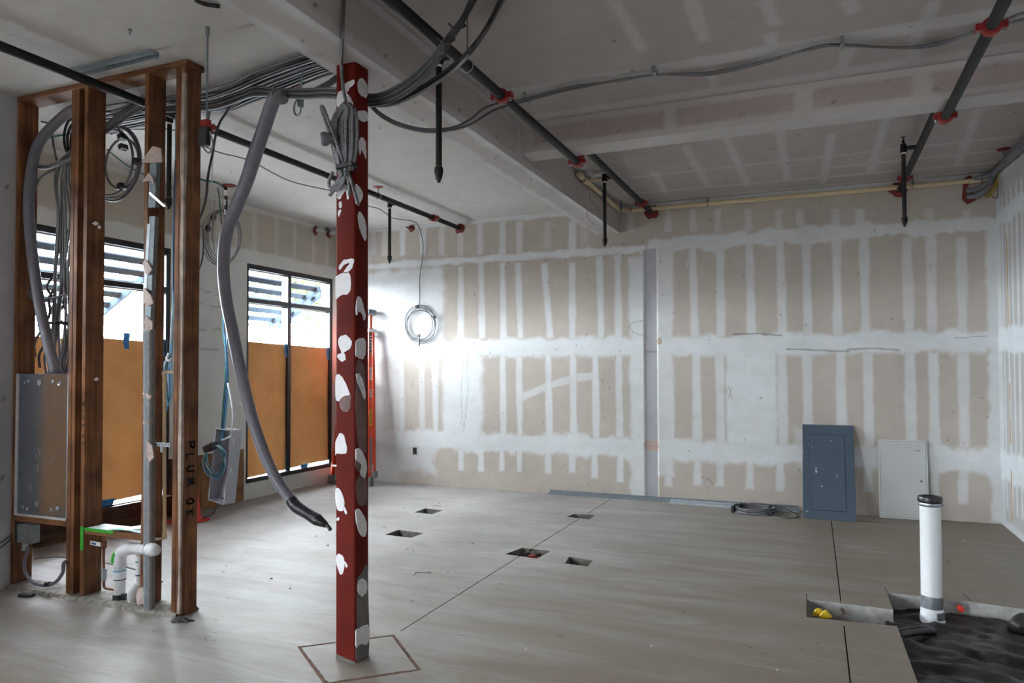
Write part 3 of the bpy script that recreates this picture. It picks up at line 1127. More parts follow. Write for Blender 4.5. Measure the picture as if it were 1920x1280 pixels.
    L([(1316, 894), (1330, 898), (1336, 908)], 0.006, 0.5)
    L([(770, 722), (776, 715), (774, 726), (770, 722)], 0.005, 0.35)
    c0 = bw(779, 845)
    for r0 in (0.055,):
        L2 = [(c0[0] + r0 * math.cos(t) * 0.9, c0[1] + r0 * 1.3 * math.sin(t)) for t in np.linspace(0, 6.28, 18)]
        p.line(L2, 0.004, 0.3)
    for _ in range(120):
        p.dot(rng.uniform(-6.3, 1.7), rng.uniform(0.1, 3.6), rng.uniform(0.006, 0.011), 0.6)
    for px in range(700, 1210, 36):
        for zz in (3.0, 3.15):
            p.dot(bw(px, 470)[0], zz, 0.009, 0.7)
    c = p.color()
    g = (U > GAP0) & (U < GAP1) & (V < GAPZ)
    gc = np.array(GREYB) * (0.95 + 0.1 * fbm(U * 5, V * 5)[..., None])
    gc = np.where((np.abs(V - 1.80) < 0.012)[..., None], np.array((0.3, 0.27, 0.25)), gc)
    c[..., :3] = np.where(g[..., None], gc, c[..., :3])
    # torn paper at the gap
    tear = (np.abs(U - 0.5 * (GAP0 + GAP1)) < 0.085 + 0.03 * (fbm(U * 30, V * 30) - .5)) & (np.abs(V - 0.66) < 0.06 + 0.05 * (fbm(U * 22, V * 18) - .5))
    c[..., :3] = np.where(tear[..., None], np.array((0.46, 0.34, 0.29)) * (0.8 + .4 * fbm(U * 40, V * 40)[..., None]), c[..., :3])
    t2 = (np.hypot((U - GAP1 - .03) * 1.0, (V - 1.93) * 0.8) < 0.035)
    c[..., :3] = np.where(t2[..., None], np.array((0.42, 0.33, 0.26)), c[..., :3])
    return c


def back3(U, V):
    jag = 0.006 * (fbm(U * 0 + 3, V * 14, 3) - 0.5) * 2
    g = (U > GAP0 + jag - 0.004) & (U < GAP1 + jag + .004) & (V < GAPZ)
    y = np.where(g, YB + 0.02, YB - 0.003 * sstep(0.25, 0.0, np.abs(V - 1.87)) * 0)
    return np.stack([U, y, V], -1)


usb = np.unique(np.concatenate([lin(XL, GAP0, 0.0125), [GAP0 + 0.004, GAP1 - 0.004], lin(GAP0 + .01, GAP1 - .01, 0.012), lin(GAP1, XR, 0.0125)]))
wall_back = grid_mesh('wall_back', usb, lin(0, ZC, 0.0125), back3, back_color)
struct(wall_back)
MB().box(XL - 0.2, XR + 0.2, YB + 0.022, YB + 0.2, -0.1, ZC + 0.02).build('backing', M['ext_wall'], wall_back)


# ================================================================== RIGHT WALL
def right_color(U, V):
    p = Paint(U, V, (0.40, 0.385, 0.375), (0.60, 0.64, 0.66), 8.0)
    p.rect(0, 9, 3.02, 3.18, 0.8, 0.02, 0.05)
    p.rect(0, 9, 1.74, 2.0, 0.9, 0.03, 0.06)
    p.rect(0, 9, 0.48, 0.78, 0.9, 0.03, 0.06)
    p.rect(0, 9, 3.5, 3.7, 0.8, 0.02, 0.02)
    p.rect(0, 9, -.1, 0.07, 0.5, 0.02, 0.02)
    p.rect(8.62, 9, 0, 3.7, 0.55, 0.02, 0.03)
    for i, y in enumerate(np.arange(8.55, 4.0, -0.19)):
        p.seg(y, 0.2, y, 3.3, 0.07 if i % 2 else 0.05, 0.75)
    c = p.color()
    yl = (np.abs(U - (8.37 + 0.02 * (fbm(U * 0 + 2, V * 3, 2) - .5))) < 0.016) & (((V > 0.1) & (V < 0.62)) | ((V > .85) & (V < 1.45)) | ((V > 2.0) & (V < 2.9)))
    c[..., :3] = np.where(yl[..., None], np.array((0.42, 0.27, 0.10)), c[..., :3])
    return c


wall_right = grid_mesh('wall_right', lin(YF, YB, 0.02), lin(0, ZC, 0.02),
                       lambda U, V: np.stack([np.full_like(U, XR), U, V], -1), right_color, flip=True)
struct(wall_right)
MB().box(XR + 0.01, XR + 0.2, YF - 0.2, YB + 0.2, -0.2, ZC + 0.02).build('backing', M['ext_wall'], wall_right)

# ================================================================== LEFT WALL (window wall)
mb = MB()
XO, XI = XL - 0.20, XL - 0.013
edges = sorted(WIN)
pieces = [(YF - .2, YB + .2, WZ1, ZC + .02)]
last = YF - .2
for (a, b) in edges:
    pieces += [(last, a, -.1, WZ1), (a, b, -.1, WZ0)]
    last = b
pieces.append((last, YB + .2, -.1, WZ1))
for (y0, y1, z0, z1) in pieces:
    mb.box(XO, XI, y0, y1, z0, z1)
wall_left = struct(mb.build('wall_left', M['ply']))


def left_color(U, V):
    p = Paint(U, V, (0.44, 0.39, 0.32), WHITE, 4.0)
    p.rect(3, 9, -1, 3.07, 1.0, 0.015, 0.03)
    p.rect(3, 9, 3.56, 3.7, 0.9, 0.015, 0.02)
    for y in [5.5, 6.45, 6.75, 7.05, 7.45, 7.8, 8.2, 8.5]:
        p.seg(y, 3.05, y, 3.55, 0.07, 0.45)
    for (a, b) in [((372, 542), (420, 556)), ((370, 568), (430, 580)), ((368, 618), (415, 617)), ((368, 655), (410, 655))]:
        q0, q1 = P(*a, X=XL), P(*b, X=XL)
        p.line([(q0.y, q0.z), (q1.y, q1.z)], 0.007, 0.4)
    return p.color()


for (y0, y1, z0, z1) in [(YS + .14, YB, WZ1, ZC), (WIN[0][1], WIN[1][0] - .03, 0.63, WZ1), (WIN[1][0] - .03, WIN[1][0], 0.0, WZ1),
                         (WIN[1][0], WIN[1][1], 0.0, WZ0), (WIN[1][1], YB, 0.0, WZ1), (YS + .14, WIN[0][0], 0.25, WZ1),
                         (YF, 3.28, WZ1, ZC), (2.94, 3.28, 0, WZ1), (.04, 1.2, 0, WZ1), (-2.86, -1.7, 0, WZ1), (-5.76, -4.6, 0, WZ1), (YF, -7.5, 0, WZ1), (-7.5, -5.76, 0, WZ0), (1.2, 2.94, 0, WZ0), (-1.7, .04, 0, WZ0), (-4.6, -2.86, 0, WZ0)]:
    pn = grid_mesh('drywall_panel', lin(y0, y1, 0.02), lin(z0, z1, 0.02), lambda U, V: np.stack([np.full_like(U, XL), U, V], -1), left_color, wall_left)
    mb = MB().box(XL - 0.0125, XL - 0.001, y0, y1, z0, z1)
    mb.build('drywall_core', M['gypsum_scrap'], wall_left)
# plaster returns of the openings
for (a, b) in WIN:
    mb = MB()
    mb.box(XL - .02, XL - 0.002, a - .004, a + .004, WZ0, WZ1)
    mb.build('drywall_return', M['ext_wall'], wall_left)
# framing timbers exposed under the first window and between the windows
for (y0, y1, z0, z1, dx) in [(3.6, 6.11, 0.03, 0.115, 0.02), (3.6, 6.11, 0.12, 0.205, 0.03), (3.6, 5.79, 0.205, 0.245, 0.05)]:
    MB().box(XL - 0.013, XL + dx, y0, y1, z0, z1).build('sill_plank', M['dark_wood'], wall_left, bevel=0.004)
for (y0, y1, c) in [(5.79, 6.13, 'dark_wood'), (6.13, 6.33, 'ply'), (6.335, 6.72, 'ply'), (6.73, 6.89, 'ply')]:
    MB().box(XL - 0.013, XL - 0.002 + (0.01 if c == 'ply' else 0), y0, y1, 0.012, 0.628).build('plywood_sheet', M[c], wall_left)

# near left wall, beside the camera
def near_color(U, V):
    p = Paint(U, V, (0.40, 0.39, 0.42), (0.46, 0.455, 0.48), 6.0)
    p.rect(3.2, 3.6, -1, 4, 0.8, 0.03, 0.03)
    p.rect(0, 4, 1.8, 2.0, 0.7, 0.03, 0.05)
    for y in (3.44, 3.3, 3.05):
        for z in np.arange(0.2, 3.4, 0.3):
            p.dot(y, z + rng.uniform(-.03, .03), 0.006, 0.9)
    return p.color()


wl2 = grid_mesh('wall_front_left', lin(3.28, YS - 0.005, 0.02), lin(0, ZC, 0.03),
                lambda U, V: np.stack([np.full_like(U, XN), U, V], -1), near_color)
struct(wl2)
MB().box(XL - .001, XN - 0.001, 3.28, YS + 0.14, -0.1, ZC + .02).build('drywall_core', M['gypsum_scrap'], wl2)

# wall behind the camera
wf = struct(MB().box(XL - .2, XR + .2, YF - 0.2, YF, -.1, ZC + .02).build('wall_front', M['ext_wall']))


# ================================================================== WINDOWS
def window(name, y0, y1):
    t = bpy.data.objects.new(name, None)
    COL.objects.link(t)
    t.location = (XL, (y0 + y1) / 2, WZ0)
    struct(t)
    xo, xi = XL - 0.125, XL - 0.012
    ym = (y0 + y1) / 2 - 0.055 if name == 'window_2' else (y0 + y1) / 2
    def bx(nm, a, b, c, d, e=xo, f=xi):
        return MB().box(e, f, a, b, c, d).build(nm, M['bronze'], t, bevel=0.003)
    bx('head', y0, y1, WZ1 - .06, WZ1)
    bx('sill', y0, y1, WZ0, WZ0 + .055, xo, xi + .006)
    bx('jamb', y0, y0 + .05, WZ0 + .055, WZ1 - .06)
    bx('jamb', y1 - .05, y1, WZ0 + .055, WZ1 - .06)
    bx('mullion', ym - .032, ym + .032, WZ0 + .055, WZ1 - .06)
    for (a, b) in ((y0 + .05, ym - .032), (ym + .032, y1 - .05)):
        bx('transom', a, b, 2.425, 2.485)
        for (c, d) in ((WZ0 + .055, 2.425), (2.485, WZ1 - .06)):
            MB().box(XL - .078, XL - .070, a, b, c, d).build('pane', M['glass'], t)
            MB().box(XL - .085, XL - .062, a, b, d - .014, d).build('glazing_bead', M['alu'], t)
    return t, ym


for i, (a, b) in enumerate(WIN):
    wnd, ym = window('window_%d' % (i + 1), a, b)
    for side, (p0, p1) in (('left', (a + .035, ym - .030)), ('right', (ym + .031, b - .048))):
        # paper hung inside the frame, slightly bowed
        top, bot = (1.945, 0.262) if side == 'left' else (1.925, 0.285)
        if i == 0:
            top, bot = 1.905, 0.285
        if i in (2, 3):
            top, bot = 2.43, 0.245  # unseen windows: paper raised to hold light off the near floor
        if i > 3:
            continue  # unseen rear windows left bare to let more light in
        ys_ = lin(p0, p1, 0.05)
        zs_ = lin(bot, top, 0.08)
        U, V = np.meshgrid(ys_, zs_, indexing='ij')
        X_ = XL - 0.045 + 0.008 * np.sin((U - p0) * 7 + i) + 0.004 * np.sin(V * 4)
        V2 = V + np.where(V == V.max(), -0.03 * (U - p0), 0) + np.where(V == V.min(), 0.02 * (U - p0), 0)
        mb = MB()
        nu, nv = U.shape
        mb.add(np.stack([X_, U, V2], -1).reshape(-1, 3).tolist(),
               [(k * nv + j, (k + 1) * nv + j, (k + 1) * nv + j + 1, k * nv + j + 1) for k in range(nu - 1) for j in range(nv - 1)])
        where = ['', '', 'window before the stud wall, %s half', 'second window before the stud wall, %s half', 'third window before the stud wall, %s half', 'fourth window before the stud wall, %s half'][i] % side if i > 1 else {(0, 'left'): 'in the window behind the cable-filled stud bay', (0, 'right'): 'in the window right of the cable-filled stud bay',
                 (1, 'left'): 'on the left half of the window beside the column', (1, 'right'): 'on the right half of the window beside the column'}[(i, side)]
        if i > 1:
            mb.build('masking_paper', M['paper'], wnd, smooth=True)
            continue
        o = mb.build('masking_paper', M['paper'], smooth=True)
        tag(o, 'brown kraft paper ' + where, 'paper', 'window masking papers')
        if i > 1 or (i == 0 and side == 'left'):
            continue
        tz = top - 0.03
        tapes = [(p1 - 0.02, tz - 0.07, 0.06, 0.17, 'upper corner')]
        if i == 0:
            tapes = [(5.27, 1.885, 0.07, 0.16, 'top edge'), (p1 - .03, 1.83, 0.15, 0.18, 'upper corner')]
        if i == 0:
            tapes.append((5.05, 0.285, 0.22, 0.06, 'bottom edge'))
        elif side == 'right':
            tapes.append((p0 + 0.30, 0.275, 0.16, 0.055, 'bottom edge'))
        else:
            tapes.append((p1 + 0.0, 0.37, 0.04, 0.22, 'lower corner'))
        for (y, z, wd, hg, pos) in tapes:
            mb = MB()
            k = 5
            vs_ = []
            for j in range(k + 1):
                zz = z + hg / 2 - hg * j / k
                for s_ in (-1, 1):
                    vs_.append((XL - 0.026 + 0.006 * math.sin(j * 1.7), y + s_ * wd / 2 * (1 - 0.25 * (j / k) ** 2), zz))
            mb.add(vs_, [(2 * j, 2 * j + 1, 2 * j + 3, 2 * j + 2) for j in range(k)])
            o = mb.build('masking_tape', M['blue_tape'], smooth=True)
            tag(o, 'blue tape on %s of paper %s' % (pos, where.replace('in the window ', '').replace('the window ', 'window ')), 'tape', 'blue tapes on the window papers')

# ================================================================== OUTSIDE
gr = MB().box(-70, XO, -30, 45, -0.25, -0.12).build('ground', M['ground'])
struct(gr)
for i, (y0, y1) in enumerate([(3.6, 6.0), (6.55, 8.78), (8.86, 10.6), (.7, 3.3), (-2.1, .4), (-5., -2.5), (-7.9, -5.4)]):
    where = ['first window', 'second window', 'far corner beyond the second window', 'window before the stud wall', 'second window before the stud wall', 'third window before the stud wall', 'fourth window before the stud wall'][i]
    t = thing('sunshade', 'grey slatted metal sunshade outside above the ' + where, 'sunshade', (XO, (y0 + y1) / 2, 2.8), 'sunshades')
    if i > 2:                     # those of the windows beside the camera: setting only
        for k_ in ('label', 'category', 'group'):
            del t[k_]
        t.name = 'trim_%d' % (i - 2)
        struct(t)
    sx = lambda u: (XO - 0.10 - u, 2.80 - 0.56 * u)
    for u in (0.08, 0.27, 0.46, 0.66, 0.85):
        x, z = sx(u)
        MB().obox((x, (y0 + y1) / 2, z + 0.03), (0.03, 0, 0.028), (0, (y1 - y0) / 2, 0), (-0.008, 0, 0.009)).build('blade', M['sun_shade'], t)
    for y in (y0 + 0.06, y1 - 0.06):
        a, b = sx(0.0), sx(0.95)
        MB().bar((a[0], y, a[1]), (b[0], y, b[1]), 0.02, 0.09).build('bracket', M['sun_shade'], t)


def tree(loc, h, r, label, n, lean):
    t = thing('tree', label, 'tree', loc, 'trees outside the windows')
    tr = MB()
    base = Vector(loc)
    top = base + Vector((lean, 0.2, h * 0.75))
    tr.tube([base, base.lerp(top, 0.5) + Vector((0.1, 0, 0)), top], [0.12, 0.09, 0.04], 7, 5)
    for k in range(7):
        q = base.lerp(top, 0.4 + 0.08 * k)
        e = q + Vector((r * 0.8 * math.cos(k * 2.4), r * 0.8 * math.sin(k * 2.4), 0.3 + 0.4 * random.random()))
        tr.tube([q, q.lerp(e, .5) + Vector((0, 0, .15)), e], [0.04, 0.03, 0.012], 5, 4)
    tr.build('trunk', M['bark'], t, smooth=True)
    cr = MB()
    g = np.random.default_rng(int(h * 100))
    c = base + Vector((lean, 0.2, h * 0.72))
    clumps = [c + Vector((g.normal() * r * .55, g.normal() * r * .55, g.normal() * h * .16)) for _ in range(26)]
    for k in range(n):
        q = clumps[k % 26] + Vector((g.normal() * .22, g.normal() * .22, g.normal() * .25 - .1))
        d = Vector((g.normal(), g.normal(), -1.2 + g.normal() * .5)).normalized()
        s_ = d.orthogonal().normalized() * 0.022
        L = 0.11 + 0.08 * g.random()
        cr.add([q, q + d * L * .5 + s_, q + d * L, q + d * L * .5 - s_], [(0, 1, 2, 3)])
    cr.build('crown', M['leaf'], t)


tree((-10.2, 12.6, -0.12), 4.6, 1.3, 'leafy tree outside, seen beside the mullion of the second window', 3200, 0.2)
tree((-9.0, 15.6, -0.12), 4.2, 1.2, 'leafy tree outside, low in the right pane of the second window', 3200, 0.1)
tree((-14.8, 19.0, -0.12), 6.4, 1.7, 'taller leafy tree outside behind the other trees', 3000, -0.2)
hs = thing('house', 'small pale house far outside, low in the first window', 'house', (-29, 26, -0.12))
MB().box(-32, -26, 23.6, 28.4, -0.12, 2.5).build('wall', M['house_wall'], hs)
MB().prism([(-32.5, 23.1, 2.5), (-32.5, 28.9, 2.5), (-32.5, 26, 3.6)], (7, 0, 0)).build('roof', M['house_roof'], hs)
MB().box(-27.6, -26.9, 23.56, 23.6, 0.9, 2.0).build('window', M['bronze'], hs)

# ================================================================== STEEL COLUMN
CX0, CX1, CY0, CY1 = -2.445, -2.313, 3.315, 3.447
LEAN = -0.014                    # the column is slightly out of plumb
col = thing('steel_column', 'square red-oxide steel column covered with white daubs under the plaster beam', 'column', ((CX0 + CX1) / 2, (CY0 + CY1) / 2, 0))


def shear(mb):
    mb.v = [(x + LEAN * z / 3.28, y, z) for (x, y, z) in mb.v]
    return mb


def round_rect(x0, x1, y0, y1, r, k=4):
    pts = []
    for (cx, cy, a) in ((x1 - r, y0 + r, -90), (x1 - r, y1 - r, 0), (x0 + r, y1 - r, 90), (x0 + r, y0 + r, 180)):
        for i in range(k + 1):
            g = math.radians(a + 90 * i / k)
            pts.append((cx + r * math.cos(g), cy + r * math.sin(g)))
    return pts


rr = round_rect(CX0, CX1, CY0, CY1, 0.014)
shear(MB().prism([(x, y, 0) for (x, y) in rr], (0, 0, 3.285))).build('shaft', M['red_steel'], col, smooth='auto')


def cpx(x, y, face):
    """pixel -> (u, z) on a face of the column"""
    if face == 'F':
        p = P(x, y, Y=CY0)
        return (p.x - LEAN * p.z / 3.28, p.z)
    p = P(x, y, X=CX1 + LEAN * 0.5)
    return (p.y, p.z)


def blob(pts, face, mat, name='white_daub', th=0.0035, sub=4, jit=0.0015):
    uv = [cpx(x, y, face) for (x, y) in pts]
    cl = catmull([Vector((a, b, 0)) for (a, b) in uv], sub, True)
    lo, hi = (CX0 + 0.001, CX1 - 0.001) if face == 'F' else (CY0 + 0.001, CY1 - 0.001)
    q = []
    for v in cl:
        u = min(hi, max(lo, v.x + rng.normal() * jit))
        q.append((u, v.y + rng.normal() * jit))
    area = sum(q[i - 1][0] * q[i][1] - q[i][0] * q[i - 1][1] for i in range(len(q)))
    if area < 0:
        q.reverse()
    if face == 'F':
        poly = [(u, CY0 + 0.001, z) for (u, z) in q]
        off = (0, -th - 0.001, 0)
        poly.reverse()
    else:
        poly = [(CX1 - 0.001, u, z) for (u, z) in q]
        off = (th + 0.001, 0, 0)
    return shear(MB().prism(poly, off)).build(name, M[mat], col)


D = [  # front face (left in view), smooth white
    ('F', 'plaster_thin', [(644, 172), (646, 159), (654, 153), (664, 150), (663, 159), (656, 165), (651, 172)]),
    ('F', 'plaster_thin', [(633, 176), (641, 170), (652, 176), (659, 186), (662, 198), (654, 203), (644, 201), (633, 202)]),
    ('F', 'plaster_thin', [(634, 352), (640, 346), (650, 347), (653, 352), (654, 372), (650, 372), (648, 358), (642, 366), (638, 373), (632, 370)]),
    ('F', 'plaster_thin', [(636, 500), (645, 488), (661, 485), (663, 494), (656, 508), (644, 512), (650, 502), (655, 493), (646, 496), (638, 506)]),
    ('F', 'plaster_thin', [(626, 525), (636, 514), (648, 510), (656, 515), (658, 538), (652, 552), (642, 552), (632, 560), (627, 558)]),
    ('F', 'plaster_thin', [(634, 640), (640, 630), (649, 628), (658, 636), (659, 648), (650, 658), (645, 661), (648, 672), (642, 678), (633, 670), (634, 664), (640, 660)]),
    ('F', 'plaster_thin', [(630, 706), (636, 701), (645, 712), (656, 738), (645, 742), (634, 752), (627, 735)]),
    ('F', 'smear', [(636, 752), (645, 744), (657, 740), (656, 765), (650, 772), (640, 768)]),
    ('F', 'plaster_thin', [(628, 848), (630, 825), (636, 813), (645, 816), (651, 845), (646, 850), (634, 850), (629, 853)]),
    ('F', 'plaster_thin', [(628, 922), (633, 914), (640, 922), (646, 940), (644, 955), (636, 958), (630, 945)]),
    ('F', 'plaster_thin', [(643, 948), (648, 952), (651, 962), (647, 962)]),
    ('F', 'plaster_thin', [(631, 972), (635, 969), (636, 975), (632, 976)]),
    ('F', 'plaster_thin', [(630, 1045), (635, 1038), (644, 1043), (646, 1060), (642, 1076), (636, 1072), (632, 1058)]),
    ('F', 'plaster_thin', [(646, 1052), (652, 1060), (649, 1064)]),
    ('F', 'plaster_thin', [(636, 380), (640, 378), (641, 386), (637, 390)]),
    ('F', 'plaster_thin', [(634, 398), (639, 392), (638, 402), (635, 406)]),
    ('F', 'grey_primer', [(631, 1226), (640, 1230), (655, 1236), (665, 1240), (665, 1243), (645, 1240), (631, 1236)]),
    # side face (right in view), rough
    ('S', 'plaster', [(672, 155), (678, 146), (686, 152), (690, 165), (689, 182), (681, 180), (674, 172)]),
    ('S', 'plaster', [(667, 214), (676, 207), (689, 210), (689, 226), (681, 228), (671, 221)]),
    ('S', 'plaster', [(674, 264), (679, 257), (686, 266), (687, 284), (687, 298), (683, 288), (678, 280), (676, 290), (674, 284)]),
    ('S', 'plaster', [(658, 358), (666, 344), (674, 350), (680, 362), (678, 376), (670, 381), (661, 376)]),
    ('S', 'plaster', [(671, 408), (674, 396), (679, 402), (686, 418), (686, 450), (680, 442), (674, 425)]),
    ('S', 'plaster', [(668, 568), (671, 555), (677, 560), (682, 578), (685, 592), (682, 600), (678, 588), (673, 584), (668, 590)]),
    ('S', 'plaster', [(665, 645), (671, 636), (680, 633), (685, 642), (684, 664), (678, 673), (668, 668), (664, 660)]),
    ('S', 'plaster', [(667, 705), (672, 700), (679, 712), (684, 738), (682, 748), (674, 730)]),
    ('S', 'plaster', [(662, 850), (668, 840), (676, 844), (684, 862), (686, 880), (682, 896), (674, 886), (676, 870), (666, 862)]),
    ('S', 'smear', [(663, 862), (672, 858), (676, 868), (674, 884), (668, 880)]),
    ('S', 'plaster', [(665, 962), (670, 953), (677, 960), (685, 980), (684, 1002), (678, 1006), (670, 995)]),
    ('S', 'grey_primer', [(668, 1090), (676, 1075), (687, 1058), (688.5, 1100), (689, 1232), (667, 1243), (666.5, 1180)]),
    ('S', 'plaster', [(668, 1095), (674, 1084), (683, 1087), (686, 1098), (684, 1110), (676, 1117), (669, 1110)]),
    ('S', 'plaster', [(664, 1184), (672, 1176), (685, 1170), (690, 1178), (689, 1198), (684, 1208), (674, 1206), (665, 1212)]),
    ('S', 'smear', [(668, 690), (674, 676), (684, 700), (686, 830), (684, 850), (672, 838), (667, 780)]),
    ('S', 'smear', [(667, 905), (674, 890), (686, 900), (686, 940), (676, 948), (668, 938)]),
]
for (f, mt, pts) in D:
    big = mt in ('grey_primer',) and f == 'S'
    th = {'smear': 0.0008, 'grey_primer': 0.0012, 'plaster_thin': 0.002, 'plaster': 0.004}[mt]
    nm = {'smear': 'grey_smear', 'grey_primer': 'bare_patch', 'plaster_thin': 'white_daub', 'plaster': 'white_daub'}[mt]
    blob(pts, f, mt, nm, th)

# ================================================================== STUD WALL
sw = thing('stud_wall', 'open wood stud wall with bare vertical studs and top plate, left side', 'stud wall', (-4.6, 3.57, 0))
Y0, Y1 = 3.50, 3.64
ZT = ZC - 0.04
studs = [(-5.455, -5.425, 0.03, 0), (-4.862, -4.824, 0.03, -.008), (-4.823, -4.785, 0.03, -.006), (-4.722, -4.684, 0.03, -.014),
         (-4.143, -4.105, 0.03, -.006), (-3.866, -3.828, 0.0, 0.0), (-3.827, -3.789, 0.0, 0.0)]
stud_objs = []
for (a, b, z, ln) in studs:
    mb = MB().box(a, b, Y0, Y1, z, ZT)
    mb.v = [(x + ln * (zz / ZT), y, zz) for (x, y, zz) in mb.v]
    stud_objs.append(mb.build('stud', M['stud'], sw, bevel=0.003))
MB().box(-5.455, -3.765, Y0 - .004, Y1 + .004, ZT, ZC - 0.001).build('top_plate', M['stud_x'], sw, bevel=0.003)
MB().box(-5.424, -4.863, Y0 + 0.002, Y1, 0.488, 0.53).build('blocking', M['stud_x'], sw, bevel=0.003)
MB().box(-4.683, -4.144, Y0 + 0.002, Y1, 0.455, 0.497).build('blocking', M['stud_x'], sw, bevel=0.003)
# pale worn arris of the end stud
mb = MB()
k = 60
zs = np.linspace(0.02, ZT - 0.05, k)
pts = []
for z in zs:
    wd = 0.007 + 0.026 * vnoise(np.array([z * 3.0]), np.array([1.0]))[0]
    pts.append((z, wd))
vs_ = []
for (z, wd) in pts:
    vs_ += [(-3.789 - wd, Y0 - 0.002, z), (-3.789 + 0.0015, Y0 - 0.002, z), (-3.789 + 0.0015, Y0 + wd * .8, z)]
mb.add(vs_, [(3 * j, 3 * j + 1, 3 * j + 4, 3 * j + 3) for j in range(k - 1)] + [(3 * j + 1, 3 * j + 2, 3 * j + 5, 3 * j + 4) for j in range(k - 1)])
mb.build('whitened_edge', simple('plaster_dust', (0.33, 0.27, 0.23), 0.9, 0, 0.35, 12), sw)
# white scuff on the second stud
mb = MB()
for (z, y, l) in [(2.62, 3.56, .05), (2.60, 3.59, .03), (1.52, 3.58, .04)]:
    mb.prism([(-4.684 - .0 , y - l / 2, z), (-4.684, y, z - .012), (-4.684, y + l / 2, z + .004), (-4.684, y, z + .018)], (0.003 - .014 * z / ZT, 0, 0))
mb.build('plaster_scuff', M['plaster_thin'], sw)


def strokes(name, lines, to3, wd, mat, parent):
    """pen strokes as thin raised ribbons; lines in (u, v)"""
    mb = MB()
    for ln in lines:
        pts = catmull([Vector((a, b, 0)) for (a, b) in ln], 4) if len(ln) > 2 else [Vector((a, b, 0)) for (a, b) in ln]
        for i in range(len(pts) - 1):
            p, q = pts[i], pts[i + 1]
            d = (q - p)
            if d.length < 1e-6:
                continue
            d.normalize()
            n_ = Vector((-d.y, d.x, 0)) * wd / 2
            p2, q2 = p - d * wd * .3, q + d * wd * .3
            quad = [p2 - n_, q2 - n_, q2 + n_, p2 + n_]
            mb.add([to3(v.x, v.y) for v in quad], [(0, 1, 2, 3)])
    return mb.build(name, mat, parent)


GL = {'P': [[(0, 0), (0, 1)], [(0, 1), (.5, .95), (.55, .7), (.4, .52), (0, .5)]],
      'L': [[(0.05, 1), (0, 0), (.5, .08)]],
      'U': [[(0, 1), (0.03, .3), (.25, 0), (.5, .3), (.5, 1)]],
      'M': [[(0, 0), (.1, 1), (.32, .35), (.5, 1), (.62, 0)]],
      'O': [[(.28, 1), (.02, .6), (.2, .02), (.5, .35), (.45, .85), (.28, 1)]],
      'K': [[(0, 1), (0.03, 0)], [(.5, 1), (.05, .5), (.55, 0)]],
      'B': [[(0, 0), (0, 1)], [(0, 1), (.45, .9), (.4, .6), (0, .52)], [(0, .52), (.5, .4), (.45, .05), (0, 0)]],
      'C': [[(.5, .85), (.2, 1), (0, .5), (.2, 0), (.5, .15)]],
      '1': [[(0.1, 1), (0.1, 0)]], 'X': [[(0, 1), (.45, 0)], [(.45, 1), (0, 0)]]}


def word(txt, size, gap):
    out, x = [], 0.0
    for ch in txt:
        if ch == ' ':
            x += size * 0.8
            continue
        for ln in GL[ch]:
            out.append([(x + a * size, b * size) for (a, b) in ln])
        x += size * gap
    return out


# written sideways down the studs: text runs downwards (u -> -z), letters lie on their side
xf = -3.789 + 0.0018
strokes('handwriting', word('PLUM OK', 0.062, 1.22), lambda u, v: (xf, Y0 + .045 + v * 1.0, 1.115 - u * 1.05), 0.012, M['black_print'], stud_objs[6])
strokes('handwriting', word('BLCK OK', 0.026, 1.85), lambda u, v: (-4.716 + v * 0.9, Y0 - 0.0012, 1.36 - u * 1.05), 0.006, M['black_print'], stud_objs[3])
for (k, x0, z) in [(3, -4.716, 1.62), (1, -4.858, 1.62), (4, -4.139, 1.62), (4, -4.139, 1.52), (0, -5.452, 1.66), (1, -4.858, .56), (3, -4.716, .50)]:
    strokes('handwriting', word('1X1', 0.026, 0.8), lambda u, v: (x0 + 0.002 + v, Y0 - 0.0012, z - u), 0.0028, M['black_print'], stud_objs[k])
# sprayed green marks
MB().box(-4.719, -4.690, Y0 - 0.0015, Y0 + .001, 0.34, 0.505).build('green_paint_mark', M['green_paint'], stud_objs[3])
MB().box(-4.683, -4.40, Y0 - 0.0005, Y0 + .003, 0.478, 0.4985).build('green_paint_mark', M['green_paint'], sw)

# broken mortar ridge left where the sole plate was
mb = MB()
xs_ = lin(-5.45, -3.80, 0.02)
prof = [(-0.035, -.004), (-0.018, 0.022), (0.02, 0.026), (0.15, 0.026), (0.17, -.004)]
vs_, n_ = [], len(prof)
for x in xs_:
    for (dy, dz) in prof:
        e = 0.010 if abs(dy) < .06 else 0.003
        vs_.append((x, 3.50 + dy + rng.normal() * e * .5, max(-.004, dz + rng.normal() * e * 0.22) if dz > 0 else -.004))
mb.add(vs_, [(i * n_ + j, (i + 1) * n_ + j, (i + 1) * n_ + j + 1, i * n_ + j + 1) for i in range(len(xs_) - 1) for j in range(n_ - 1)])
mb.build('mortar_ridge', M['mortar'], floor)

